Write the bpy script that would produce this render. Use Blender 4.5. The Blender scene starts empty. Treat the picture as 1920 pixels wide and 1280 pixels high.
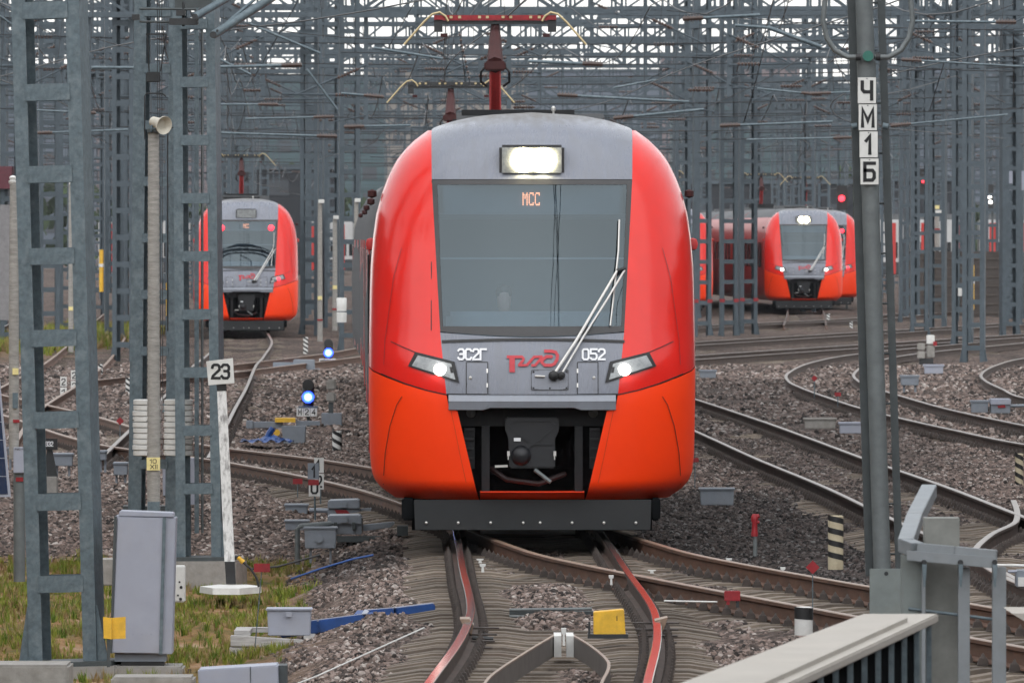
import bpy, bmesh, math, random
from mathutils import Vector, Matrix
random.seed(7)
R = math.radians
SC = bpy.context.scene
COL = SC.collection

# ------------------------------------------------------------------ camera, sky, sun, exposure
FPX, HZ, CH = 18000.0, 447.0, 3.23        # focal length in photo pixels, horizon row, eye height above the rails
cam_d = bpy.data.cameras.new('camera'); cam = bpy.data.objects.new('camera', cam_d); COL.objects.link(cam)
cam_d.sensor_width = 36.0; cam_d.sensor_fit = 'HORIZONTAL'; cam_d.lens = FPX / 1920 * 36
cam.location = (0, 0, CH); cam.rotation_euler = (R(90) - math.atan((640 - HZ) / FPX), 0, 0)
cam_d.clip_start = 1.0; cam_d.clip_end = 6000
cam_d.dof.use_dof = True; cam_d.dof.focus_distance = 101; cam_d.dof.aperture_fstop = 16
SC.camera = cam

SUN_EL, SUN_AZ = 48.0, 183.0             # sun behind thick bright cloud, at the photographer's back
world = bpy.data.worlds.new('World'); SC.world = world; world.use_nodes = True
wn = world.node_tree; wn.nodes.clear()
wo = wn.nodes.new('ShaderNodeOutputWorld'); wb = wn.nodes.new('ShaderNodeBackground'); sk = wn.nodes.new('ShaderNodeTexSky')
sk.sky_type = 'NISHITA'; sk.sun_disc = False; sk.sun_elevation = R(SUN_EL); sk.sun_rotation = R(SUN_AZ)
sk.air_density = 1.35; sk.dust_density = 0.3; sk.ozone_density = 1.0; sk.altitude = 0
# cloud cover: thick stratus takes most of the blue out of the sky
hs = wn.nodes.new('ShaderNodeHueSaturation'); hs.inputs['Saturation'].default_value = 0.32
cl = wn.nodes.new('ShaderNodeMix'); cl.data_type = 'RGBA'; cl.inputs[0].default_value = 0.62; cl.inputs[7].default_value = (6.3, 6.4, 6.6, 1)   # even stratus over the clear sky
wn.links.new(sk.outputs[0], hs.inputs['Color']); wn.links.new(hs.outputs[0], cl.inputs[6]); wn.links.new(cl.outputs[2], wb.inputs[0])
wb.inputs[1].default_value = 0.12; wn.links.new(wb.outputs[0], wo.inputs[0])
sun_d = bpy.data.lights.new('sun', 'SUN'); sun_d.energy = 1.5; sun_d.angle = R(120); sun_d.color = (1, 0.98, 0.95)
sun = bpy.data.objects.new('sun', sun_d); COL.objects.link(sun); sun.location = (20, -40, 60)
_az = R(SUN_AZ)
sdir = Vector((math.sin(_az) * math.cos(R(SUN_EL)), math.cos(_az) * math.cos(R(SUN_EL)), math.sin(R(SUN_EL))))
sun.rotation_euler = sdir.to_track_quat('Z', 'Y').to_euler()
SC.view_settings.view_transform = 'Standard'; SC.view_settings.look = 'None'
SC.view_settings.exposure = 0.78; SC.view_settings.gamma = 1.0; SC.view_settings.use_curve_mapping = False
SC.render.engine = 'CYCLES'
SC.cycles.use_denoising = True; SC.cycles.max_bounces = 6; SC.cycles.diffuse_bounces = 3; SC.cycles.glossy_bounces = 3
SC.cycles.transparent_max_bounces = 12; SC.cycles.transmission_bounces = 4; SC.cycles.volume_bounces = 0
SC.cycles.caustics_reflective = False; SC.cycles.caustics_refractive = False
SC.cycles.sample_clamp_indirect = 6; SC.cycles.use_adaptive_sampling = True; SC.cycles.adaptive_threshold = 0.025; SC.cycles.adaptive_min_samples = 32

# ------------------------------------------------------------------ measuring helpers
def at(px, py, d):
    return Vector(((px - 960) * d / FPX, d, CH + (HZ - py) * d / FPX))
def gd(py, z=0.0): return (CH - z) * FPX / (py - HZ)
def g(px, py, z=0.0):
    d = gd(py, z); return ((px - 960) * d / FPX, d)

# ------------------------------------------------------------------ materials
MATS = {}
def mat(name, col, rough=0.6, metal=0.0, var=0.18, scale=6.0, bump=0.0, coat=0.0, emit=None, es=0.0, dirt=None, dirt_amt=0.5, spec=0.5, coords='Object', stretch=None, detail=6):
    if name in MATS: return MATS[name]
    m = bpy.data.materials.new(name); m.use_nodes = True; nt = m.node_tree; N = nt.nodes; L = nt.links
    b = N['Principled BSDF']; b.inputs['Roughness'].default_value = rough; b.inputs['Metallic'].default_value = metal
    b.inputs['Specular IOR Level'].default_value = spec
    if coat: b.inputs['Coat Weight'].default_value = coat; b.inputs['Coat Roughness'].default_value = 0.04
    tc = N.new('ShaderNodeTexCoord'); mp = N.new('ShaderNodeMapping'); L.new(tc.outputs[coords], mp.inputs[0])
    if stretch: mp.inputs['Scale'].default_value = stretch
    no = N.new('ShaderNodeTexNoise'); no.inputs['Scale'].default_value = scale; no.inputs['Detail'].default_value = detail; no.inputs['Roughness'].default_value = 0.65
    L.new(mp.outputs[0], no.inputs['Vector'])
    cr = N.new('ShaderNodeValToRGB'); e = cr.color_ramp.elements
    e[0].position = 0.3; e[1].position = 0.72
    e[0].color = (*[max(0, c * (1 - var)) for c in col], 1); e[1].color = (*[min(1, c * (1 + var)) for c in col], 1)
    L.new(no.outputs['Fac'], cr.inputs[0]); out = cr.outputs[0]
    if dirt:
        n2 = N.new('ShaderNodeTexNoise'); n2.inputs['Scale'].default_value = scale * 0.37; n2.inputs['Detail'].default_value = 9; n2.inputs['Roughness'].default_value = 0.7
        L.new(mp.outputs[0], n2.inputs['Vector'])
        r2 = N.new('ShaderNodeValToRGB'); r2.color_ramp.elements[0].position = 0.48; r2.color_ramp.elements[1].position = 0.68
        r2.color_ramp.elements[1].color = (dirt_amt,) * 3 + (1,)
        L.new(n2.outputs['Fac'], r2.inputs[0])
        mx = N.new('ShaderNodeMix'); mx.data_type = 'RGBA'; L.new(r2.outputs[0], mx.inputs[0]); L.new(out, mx.inputs[6]); mx.inputs[7].default_value = (*dirt, 1)
        out = mx.outputs[2]
    L.new(out, b.inputs['Base Color'])
    if bump:
        bp = N.new('ShaderNodeBump'); bp.inputs['Strength'].default_value = bump; bp.inputs['Distance'].default_value = 0.02
        L.new(no.outputs['Fac'], bp.inputs['Height']); L.new(bp.outputs[0], b.inputs['Normal'])
    if emit: b.inputs['Emission Color'].default_value = (*emit, 1); b.inputs['Emission Strength'].default_value = es
    MATS[name] = m; return m

GALV = mat('galvanised', (0.10, 0.135, 0.155), 0.55, 0.25, 0.3, 22, dirt=(0.185, 0.225, 0.245), dirt_amt=0.7)
GALV2 = mat('galvanised_far', (0.062, 0.082, 0.098), 0.6, 0.2, 0.2, 3)
GALVD = mat('galvanised_dark', (0.055, 0.065, 0.068), 0.6, 0.2, 0.2, 8)
STEELB = mat('steel_black', (0.018, 0.02, 0.022), 0.5, 0, 0.3, 12)
BOXG = mat('grey_paint', (0.19, 0.215, 0.25), 0.5, 0, 0.1, 7, dirt=(0.17, 0.17, 0.17), dirt_amt=0.35)
BOXL = mat('pale_grey_paint', (0.30, 0.32, 0.385), 0.5, 0, 0.06, 5, dirt=(0.30, 0.29, 0.28), dirt_amt=0.3)
WHITE = mat('white_paint', (0.62, 0.62, 0.60), 0.55, 0, 0.08, 9, dirt=(0.35, 0.33, 0.30), dirt_amt=0.35)
PEEL = mat('peeling_white', (0.70, 0.70, 0.69), 0.7, 0, 0.1, 60, dirt=(0.18, 0.17, 0.17), dirt_amt=0.95, stretch=(1, 1, 0.35))
BLACK = mat('black_paint', (0.012, 0.012, 0.013), 0.55, 0, 0.3, 10)
INK = mat('lettering_black', (0.01, 0.01, 0.012), 0.7, 0, 0.1, 10)
INKW = mat('lettering_white', (0.75, 0.76, 0.78), 0.6, 0, 0.05, 10)
REDP = mat('red_sign', (0.25, 0.008, 0.014), 0.55, 0, 0.25, 10)
YELP = mat('yellow_paint', (0.72, 0.42, 0.03), 0.55, 0, 0.18, 9, dirt=(0.28, 0.17, 0.05), dirt_amt=0.5)
YTAG = mat('yellow_tag', (0.72, 0.62, 0.28), 0.6, 0, 0.1, 20)
CONC = mat('concrete', (0.27, 0.258, 0.24), 0.9, 0, 0.2, 9, bump=0.3, dirt=(0.16, 0.15, 0.13), dirt_amt=0.6)
CONCP = mat('concrete_pole', (0.29, 0.278, 0.258), 0.9, 0, 0.3, 5, bump=0.2, stretch=(2, 2, 9), dirt=(0.25, 0.24, 0.22), dirt_amt=0.5)
SLEEP = mat('sleeper_concrete', (0.15, 0.122, 0.096), 0.95, 0, 0.35, 3, bump=0.3, coords='Object', dirt=(0.11, 0.082, 0.065), dirt_amt=0.85)
def vary(m):                                                  # every piece its own shade and its own patch of the texture
    nt = m.node_tree; N = nt.nodes; L = nt.links; b = N['Principled BSDF']; src = b.inputs['Base Color'].links[0].from_socket
    oi = N.new('ShaderNodeObjectInfo'); mr = N.new('ShaderNodeMapRange'); mr.inputs[3].default_value = 0.62; mr.inputs[4].default_value = 1.25; L.new(oi.outputs['Random'], mr.inputs[0])
    x = N.new('ShaderNodeMix'); x.data_type = 'RGBA'; x.blend_type = 'MULTIPLY'; x.inputs[0].default_value = 1; L.new(src, x.inputs[6]); L.new(mr.outputs[0], x.inputs[7]); L.new(x.outputs[2], b.inputs['Base Color'])
    mp = [n for n in N if n.type == 'MAPPING'][0]; L.new(oi.outputs['Location'], mp.inputs['Location'])
vary(SLEEP)
WOODW = mat('weathered_wood', (0.40, 0.39, 0.38), 0.9, 0, 0.3, 6, stretch=(1, 6, 12), dirt=(0.16, 0.14, 0.12), dirt_amt=0.6)
RUST = mat('rail_rust', (0.06, 0.038, 0.029), 0.8, 0.0, 0.4, 9, stretch=(1, 0.3, 1), dirt=(0.05, 0.034, 0.028), dirt_amt=0.6)
RUSTY = mat('rail_rust_warm', (0.115, 0.058, 0.036), 0.75, 0.0, 0.35, 9, stretch=(1, 0.3, 1), dirt=(0.07, 0.042, 0.03), dirt_amt=0.6)
RTOP = mat('rail_polished', (0.50, 0.47, 0.44), 0.13, 1.0, 0.2, 3)
RTOPR = mat('rail_dull', (0.24, 0.165, 0.12), 0.45, 0.4, 0.25, 5)
RTOPM = mat('rail_worn', (0.20, 0.165, 0.14), 0.36, 0.45, 0.3, 4)
VOID = mat('unlit_panel', (0.010, 0.011, 0.012), 1.0, 0, 0.1, 5, spec=0.0)  # matt black, as painted shade behind the balusters and as sand box colour
GALVL = mat('galvanised_bright', (0.21, 0.23, 0.245), 0.5, 0.2, 0.12, 8, dirt=(0.20, 0.21, 0.21), dirt_amt=0.6)
FAST = mat('fastener_iron', (0.04, 0.029, 0.024), 0.75, 0.1, 0.5, 12)
BLUET = mat('blue_sheeting', (0.006, 0.05, 0.20), 0.45, 0, 0.3, 6)
CABLE = mat('cable_black', (0.015, 0.015, 0.016), 0.55, 0, 0.2, 10)
INSUL = mat('insulator_brown', (0.075, 0.048, 0.040), 0.35, 0, 0.2, 10)
WIRE = mat('wire_dark', (0.03, 0.032, 0.035), 0.5, 0.3, 0.1, 5)
PIPE = mat('pipe_grey', (0.12, 0.135, 0.138), 0.5, 0.1, 0.2, 8)
POSTG = mat('post_grey_green', (0.17, 0.195, 0.19), 0.6, 0.1, 0.15, 6, dirt=(0.14, 0.14, 0.12), dirt_amt=0.5)
PLAT = mat('platform_cover', (0.36, 0.335, 0.30), 0.85, 0, 0.1, 2, dirt=(0.36, 0.34, 0.31), dirt_amt=0.5)
SOLAR = mat('solar_cell', (0.010, 0.022, 0.06), 0.2, 0, 0.2, 5)
LAMPW = mat('lamp_white', (1, 1, 1), 0.4, emit=(1.0, 0.86, 0.52), es=30)
LAMPC = mat('lamp_cool', (1, 1, 1), 0.4, emit=(1.0, 0.95, 0.86), es=6)
LAMPB = mat('lamp_blue', (0.1, 0.2, 1), 0.4, emit=(0.012, 0.05, 1.0), es=3.5)
LAMPBC = mat('lamp_blue_core', (0.5, 0.6, 1), 0.4, emit=(0.16, 0.32, 1.0), es=3)
LAMPR = mat('lamp_red', (1, 0.1, 0.1), 0.4, emit=(1.0, 0.012, 0.03), es=3)
LAMPO = mat('lamp_orange', (1, 0.4, 0.2), 0.4, emit=(1.0, 0.32, 0.14), es=1.6)

# ------------------------------------------------------------------ mesh helpers
class MB:
    def __init__(s): s.v = []; s.f = []; s.mi = []; s.cur = 0
    def add(s, vs, fs):
        o = len(s.v); s.v += [tuple(p) for p in vs]
        for f in fs: s.f.append(tuple(i + o for i in f)); s.mi.append(s.cur)
        return s
    def box(s, x0, x1, y0, y1, z0, z1):
        vs = [(x0,y0,z0),(x1,y0,z0),(x1,y1,z0),(x0,y1,z0),(x0,y0,z1),(x1,y0,z1),(x1,y1,z1),(x0,y1,z1)]
        return s.add(vs, [(0,3,2,1),(4,5,6,7),(0,1,5,4),(1,2,6,5),(2,3,7,6),(3,0,4,7)])
    def bar(s, a, b, w, h=None, up=Vector((0, 0, 1))):      # rectangular bar between two points
        a = Vector(a); b = Vector(b); h = h or w; t = (b - a).normalized()
        if abs(t.dot(up)) > 0.95: up = Vector((0, 1, 0))
        u = t.cross(up).normalized() * w / 2; n = u.cross(t).normalized() * h / 2
        vs = [p + q for p in (a, b) for q in (-u - n, u - n, u + n, -u + n)]
        return s.add(vs, [(0,1,2,3),(7,6,5,4),(0,4,5,1),(1,5,6,2),(2,6,7,3),(3,7,4,0)])
    def prism(s, pts, y0, y1):                               # pts in x,z, extruded along depth
        n = len(pts); vs = [(x, y0, z) for x, z in pts] + [(x, y1, z) for x, z in pts]
        return s.add(vs, [tuple(range(n)), tuple(range(2 * n - 1, n - 1, -1))] + [(i, i + n, (i + 1) % n + n, (i + 1) % n) for i in range(n)])
    def tube(s, pts, r, n=8, r1=None):
        pts = [Vector(p) for p in pts]; k = len(pts); rs = [r + ((r1 if r1 is not None else r) - r) * i / max(1, k - 1) for i in range(k)]
        t0 = (pts[1] - pts[0]).normalized(); u = t0.orthogonal().normalized(); vs = []
        for i, p in enumerate(pts):
            t = (pts[min(i + 1, k - 1)] - pts[max(i - 1, 0)]).normalized()
            u = (u - t * u.dot(t)).normalized(); w = t.cross(u)
            vs += [p + (u * math.cos(2 * math.pi * j / n) + w * math.sin(2 * math.pi * j / n)) * rs[i] for j in range(n)]
        fs = [(i * n + j, i * n + (j + 1) % n, (i + 1) * n + (j + 1) % n, (i + 1) * n + j) for i in range(k - 1) for j in range(n)]
        fs += [tuple(range(n - 1, -1, -1)), tuple(range((k - 1) * n, k * n))]
        return s.add(vs, fs)
    def lathe(s, prof, c=(0, 0, 0), n=16, axis='z'):         # prof: (radius, position along axis)
        c = Vector(c); vs = []
        for r, h in prof:
            for j in range(n):
                a = 2 * math.pi * j / n; p, q = r * math.cos(a), r * math.sin(a)
                vs.append(c + (Vector((p, q, h)) if axis == 'z' else Vector((p, h, q)) if axis == 'y' else Vector((h, p, q))))
        k = len(prof)
        fs = [(i * n + j, i * n + (j + 1) % n, (i + 1) * n + (j + 1) % n, (i + 1) * n + j) for i in range(k - 1) for j in range(n)]
        fs += [tuple(range(n - 1, -1, -1)), tuple(range((k - 1) * n, k * n))]
        return s.add(vs, fs)
    def grid(s, fn, nu, nv):
        vs = [fn(i / nu, j / nv) for j in range(nv + 1) for i in range(nu + 1)]
        fs = [(j * (nu + 1) + i, j * (nu + 1) + i + 1, (j + 1) * (nu + 1) + i + 1, (j + 1) * (nu + 1) + i) for j in range(nv) for i in range(nu)]
        return s.add(vs, fs)
    def mesh(s, name, mats, smooth=False, bevel=0, angle=None):
        me = bpy.data.meshes.new(name); me.from_pydata(s.v, [], s.f)
        for m in (mats if isinstance(mats, (list, tuple)) else [mats]): me.materials.append(m)
        if any(s.mi): me.polygons.foreach_set('material_index', s.mi)
        bm = bmesh.new(); bm.from_mesh(me)
        bmesh.ops.recalc_face_normals(bm, faces=bm.faces)
        if bevel:
            bmesh.ops.bevel(bm, geom=[e for e in bm.edges if len(e.link_faces) == 2 and e.calc_face_angle() > 0.5], offset=bevel, segments=2, affect='EDGES', clamp_overlap=True)
        if smooth:
            for f in bm.faces: f.smooth = True
            for e in bm.edges:
                if len(e.link_faces) == 2 and e.calc_face_angle() > (angle or 0.7): e.smooth = False
        bm.to_mesh(me); bm.free(); me.update(); return me
    def build(s, name, mats, parent=None, smooth=False, bevel=0, loc=None, angle=None):
        o = bpy.data.objects.new(name, s.mesh(name, mats, smooth, bevel, angle)); COL.objects.link(o)
        if parent: o.parent = parent
        if loc is not None: o.location = loc
        return o

def tag(o, label=None, cat=None, group=None, kind=None):
    if label: o['label'] = label
    if cat: o['category'] = cat
    if group: o['group'] = group
    if kind: o['kind'] = kind
    elif cat: o['kind'] = 'thing'
    return o
def empty(name, loc, rz=0, **k):
    o = bpy.data.objects.new(name, None); COL.objects.link(o); o.location = loc; o.rotation_euler = (0, 0, rz); o.empty_display_size = 0.3
    return tag(o, **k)
def link(name, me, parent, loc=(0, 0, 0), rot=(0, 0, 0), sc=(1, 1, 1)):
    o = bpy.data.objects.new(name, me); COL.objects.link(o); o.parent = parent; o.location = loc; o.rotation_euler = rot; o.scale = sc; return o
def copy_tree(o, parent=None):
    c = o.copy(); COL.objects.link(c); c.parent = parent
    for ch in list(o.children): copy_tree(ch, c)
    return c
GL = {'0': [[(0,.15),(0,.85),(.22,1),(.78,1),(1,.85),(1,.15),(.78,0),(.22,0),(0,.15)]], '1': [[(0,.74),(.75,1),(.75,0)]], '2': [[(0,.8),(.05,.92),(.25,1),(.75,1),(.95,.92),(1,.8),(1,.62),(.08,.16),(0,0),(1,0)]],
 '3': [[(0,.86),(.22,1),(.78,1),(1,.86),(1,.66),(.8,.53),(.4,.53)], [(.8,.53),(1,.4),(1,.14),(.78,0),(.22,0),(0,.14)]], '4': [[(.75,0),(.75,1),(0,.3),(1,.3)]], '5': [[(1,1),(0,1),(0,.57),(.78,.57),(1,.44),(1,.14),(.78,0),(.22,0),(0,.12)]],
 '6': [[(1,.88),(.78,1),(.22,1),(0,.85),(0,.15),(.22,0),(.78,0),(1,.15),(1,.42),(.78,.56),(0,.56)]], '8': [[(.2,.54),(0,.68),(0,.86),(.22,1),(.78,1),(1,.86),(1,.68),(.8,.54),(.2,.54),(0,.4),(0,.14),(.22,0),(.78,0),(1,.14),(1,.4),(.8,.54)]],
 'Ч': [[(0,1),(0,.56),(.2,.42),(1,.42)], [(1,1),(1,0)]], 'М': [[(0,0),(0,1),(.5,.3),(1,1),(1,0)]], 'Б': [[(1,1),(0,1),(0,0),(.8,0),(1,.14),(1,.44),(.8,.58),(0,.58)]], 'Э': [[(0,.86),(.22,1),(.78,1),(1,.85),(1,.15),(.78,0),(.22,0),(0,.14)], [(.35,.52),(1,.52)]],
 'С': [[(1,.84),(.78,1),(.22,1),(0,.85),(0,.15),(.22,0),(.78,0),(1,.16)]], 'Г': [[(0,0),(0,1),(1,1)]], 'X': [[(0,0),(1,1)], [(0,1),(1,0)]], 'I': [[(.5,0),(.5,1)]], 'Р': [[(0,0),(0,1),(.8,1),(1,.86),(1,.6),(.8,.46),(0,.46)]], 'Щ': [[(0,1),(0,.08),(1,.08),(1,1)], [(.5,1),(.5,.08)]], '-': [[(0,.5),(1,.5)]]}
GW = {'1': 0.55, 'I': 0.12, 'М': 1.15, '-': 0.6}
def text_verts(t, W, H, th=0.15):                             # plate lettering as mitred strokes, in a box W by H; third value is a layer
    ws = [GW.get(c, 1.0) for c in t]; sp = 0.36; tot = sum(ws) + sp * (len(t) - 1); th *= H; hw = th / 2
    sx = (W - th * 1.0) / tot if len(t) > 1 or t in '1I' or True else W; x0 = hw; vs = []; fs = []; lay = 0
    for c, w in zip(t, ws):
        for pl in GL[c]:
            P = [Vector((x0 + x * w * sx, hw + y * (H - th))) for x, y in pl]; cl = pl[0] == pl[-1]; n = len(P); o = len(vs)
            for i, p in enumerate(P):
                a = P[i - 1] if i else (P[-2] if cl else None); b = P[i + 1] if i < n - 1 else (P[1] if cl else None)
                d1 = (p - a).normalized() if a is not None else None; d2 = (b - p).normalized() if b is not None else None
                q = p.copy()
                if d1 is None: q = p - d2 * hw; d1 = d2
                if d2 is None: q = p + d1 * hw; d2 = d1
                m = (d1 + d2); m = m.normalized() if m.length > 1e-4 else d1; nn = Vector((-m.y, m.x)); k = hw / max(0.45, nn.dot(Vector((-d1.y, d1.x))))
                vs += [(q.x + nn.x * k, q.y + nn.y * k, lay), (q.x - nn.x * k, q.y - nn.y * k, lay)]
            fs += [(o + 2*i, o + 2*i + 1, o + 2*i + 3, o + 2*i + 2) for i in range(n - 1)]; lay += 1
        x0 += (w + sp) * sx
    return vs, fs

class T:
    """A thing measured in photo pixels at its own real distance d; its Empty stands at the thing's base."""
    def __init__(s, name, label, cat, px, py, d, group=None, rz=0):
        s.d = d; s.k = d / FPX; s.loc = at(px, py, d); s.root = empty(name, s.loc, rz, label=label, cat=cat, group=group)
    def p(s, px, py, dy=0): q = at(px, py, s.d) - s.loc; return Vector((q.x, dy, q.z))
    def box(s, part, m, x0, y0, x1, y1, a, b, bevel=0, parent=None):
        p, q = s.p(x0, y1), s.p(x1, y0)
        return MB().box(p.x, q.x, a, b, p.z, q.z).build(part, m, parent or s.root, bevel=bevel)
    def poly(s, part, m, pts, a, b, bevel=0, parent=None):
        return MB().prism([(s.p(*q).x, s.p(*q).z) for q in pts], a, b).build(part, m, parent or s.root, bevel=bevel)
    def tube(s, part, m, pts, r, n=8, parent=None, r1=None):
        return MB().tube([s.p(*q) for q in pts], r * s.k, n, None if r1 is None else r1 * s.k).build(part, m, parent or s.root, smooth=True)
    def lathe(s, part, m, cx, prof, dy=0, n=16, parent=None):
        c = s.p(cx, 0); return MB().lathe([(r * s.k, s.p(cx, y).z) for r, y in prof], (c.x, dy, 0), n).build(part, m, parent or s.root, smooth=True)
    def disc(s, part, m, cx, cy, r, a, b, n=16, parent=None, prof=None):    # short cylinder facing the camera
        c = s.p(cx, cy); return MB().lathe(prof or [(r * s.k, a), (r * s.k, b)], (c.x, 0, c.z), n, 'y').build(part, m, parent or s.root, smooth=True)
    def text(s, part, m, t, x0, y0, x1, y1, dy, parent=None, th=0.15):
        p, q = s.p(x0, y1), s.p(x1, y0); vs, fs = text_verts(t, q.x - p.x, q.z - p.z, th)
        mb = MB(); mb.add([(p.x + u, dy - 0.0006 * l, p.z + v) for u, v, l in vs], fs)
        return mb.build(part, m, parent or s.root)
def lerp(a, b, t): return a + (b - a) * t
def table(tb):
    def fn(x):
        if x <= tb[0][0]: return tb[0][1]
        for (a, b), (c, e) in zip(tb, tb[1:]):
            if x <= c: return b + (e - b) * (x - a) / (c - a)
        return tb[-1][1]
    return fn
def smooth_table(tb):                                        # Catmull-Rom through (x, y) pairs
    def fn(x):
        n = len(tb)
        if x <= tb[0][0]:
            return tb[0][1] + (x - tb[0][0]) * (tb[1][1] - tb[0][1]) / (tb[1][0] - tb[0][0])
        if x >= tb[-1][0]:
            return tb[-1][1] + (x - tb[-1][0]) * (tb[-1][1] - tb[-2][1]) / (tb[-1][0] - tb[-2][0])
        i = max(j for j in range(n - 1) if tb[j][0] <= x)
        def sl(j):
            a, b = max(j - 1, 0), min(j + 1, n - 1); return (tb[b][1] - tb[a][1]) / (tb[b][0] - tb[a][0])
        h = tb[i + 1][0] - tb[i][0]; t = (x - tb[i][0]) / h
        return (2*t**3 - 3*t*t + 1) * tb[i][1] + (t**3 - 2*t*t + t) * h * sl(i) + (-2*t**3 + 3*t*t) * tb[i + 1][1] + (t**3 - t*t) * h * sl(i + 1)
    return fn
def sstep(a, b, x):
    t = min(1, max(0, (x - a) / (b - a))); return t * t * (3 - 2 * t)

# ------------------------------------------------------------------ track layout (x as a function of distance)
XA = smooth_table([(55, -0.15), g(1008, 1280)[::-1], g(1046, 1200)[::-1], g(1055, 1150)[::-1], g(1046, 1118)[::-1], g(1020, 1065)[::-1],
                   (103, 0.217), (118, 0.02), (135, -0.25), (156, -0.62), (193, -1.25), (230, -2.05), (300, -4.2), (420, -9.0)])
def from_left(pts, o=0.8): return smooth_table([(d, x + o) for x, d in pts])
XB = from_left([(5.95, 66), g(1920, 1210), g(1577, 1147), g(1140, 1065), g(985, 1030), g(690, 920), g(430, 865), g(180, 830), g(0, 775), (-14.2, 215)])
XC = smooth_table([(85, 5.7), (100, 5.45), (113, 5.14), (125, 4.88), (141, 4.4), (155, 4.05), (170, 3.65), (195, 2.85), (230, 1.5), (300, -2.2)])
XC2 = from_left([(5.25, 80), g(1925, 1096), g(1862, 1068), g(1826, 1036), g(1857, 1000), g(1905, 974), (6.35, 122)])
XD = from_left([(9.4, 138), g(1918, 831), g(1780, 803), g(1690, 783), g(1614, 764), g(1552, 744), g(1505, 727), g(1479, 714), g(1477, 699), g(1524, 678), g(1614, 662), (14.6, 300)])
XE = from_left([(11.6, 165), g(1918, 744), g(1879, 728), g(1848, 713), g(1840, 700), g(1865, 685), g(1918, 671), (18.5, 290)])
XF1 = smooth_table([(232, -0.8), g(1300, 669)[::-1], g(1614, 648)[::-1], g(1920, 628)[::-1], (345, 22)])
XF2 = smooth_table([(262, -1.2), g(1300, 643)[::-1], g(1614, 624)[::-1], g(1920, 605)[::-1], (400, 25)])
XF3 = smooth_table([(330, 2), g(1400, 607)[::-1], g(1614, 597)[::-1], (420, 18), (480, 27)])
XG = smooth_table([(d, x - 0.8) for x, d in [(-4.45, 140), g(428, 790), g(440, 766), g(463, 724), g(480, 684), g(494, 668), g(509, 637)]] + [(400, -11.6), (520, -15.5)])
XJ = smooth_table([(215, -9.2), g(430, 690)[::-1], g(690, 657)[::-1], (330, -2.6)])
XK = smooth_table([(150, -8.6), (180, -9.7), g(80, 719)[::-1], g(145, 677)[::-1], (330, -14.0), (450, -18.0)])
XL = smooth_table([(170, -13.5), (228, -15.4), (320, -18.4), (450, -22.8)])
XR = smooth_table([(300, 9.0), (370, 11.3), (433, 13.23), (520, 15.6), (640, 18)])

def ballast_drop(x, d):
    a = XA(min(d, 120)) - 1.45
    return sstep(0, 1.5, a - x) * (1 - sstep(106, 122, d))
def gz(x, d):
    c = x - XA(d); heap = 0.135 * math.exp(-(c / 0.42) ** 4) * sstep(83, 85.5, d) * (1 - sstep(93, 97, d)) if d < 100 else 0.0
    n = math.sin(x * 2.7 + 0.6 * math.sin(d * 0.31)) * math.sin(d * 0.43 + x * 1.3) + 0.5 * math.sin(x * 6.1 + d * 0.9)
    heap = max(heap, 0.085 * sstep(0.25, 1.0, n) * (1 - sstep(125, 150, d)))
    if d < 140:
        for f_ in (XA,):
            e_ = abs(x - f_(d)) - 1.62
            if abs(e_) < 0.9: heap = max(heap, 0.105 * math.exp(-(e_ / 0.36) ** 2) * (0.62 + 0.38 * math.sin(d * 2.3 + x) * math.sin(d * 0.77 + 1)) )
    heap = max(heap, sstep(104, 135, d) * (0.075 + 0.05 * n) * max(sstep(124, 132, d), sstep(-1.2, -0.4, x)))
    return -0.285 + heap - 0.30 * ballast_drop(x, d) + 0.02 * math.sin(x * 3.1 + d * 0.7) * math.sin(d * 1.3 + x)
def soil(x, d):
    s = ballast_drop(x, d); s = sstep(0.55, 0.95, s)
    far = sstep(0, 1, 1 - abs((d - 325) / 80)) * sstep(0, 0.8, -12.3 - x) * sstep(0, 0.8, x + 17.2)
    return max(s, 0.9 * far)
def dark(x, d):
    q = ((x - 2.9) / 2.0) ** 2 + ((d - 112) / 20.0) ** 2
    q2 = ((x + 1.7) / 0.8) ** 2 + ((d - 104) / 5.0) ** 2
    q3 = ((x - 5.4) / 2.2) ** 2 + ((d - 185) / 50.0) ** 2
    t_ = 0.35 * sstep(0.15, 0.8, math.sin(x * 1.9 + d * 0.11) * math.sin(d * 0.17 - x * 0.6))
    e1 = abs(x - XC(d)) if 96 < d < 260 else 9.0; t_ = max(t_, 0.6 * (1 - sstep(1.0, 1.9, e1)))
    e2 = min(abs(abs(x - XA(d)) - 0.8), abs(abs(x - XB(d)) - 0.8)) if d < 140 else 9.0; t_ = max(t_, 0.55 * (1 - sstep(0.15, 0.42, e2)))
    return max(t_, 1 - sstep(0.6, 1.3, q), 0.8 * (1 - sstep(0.5, 1.4, q2)), 0.6 * (1 - sstep(0.5, 1.4, q3)))

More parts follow.
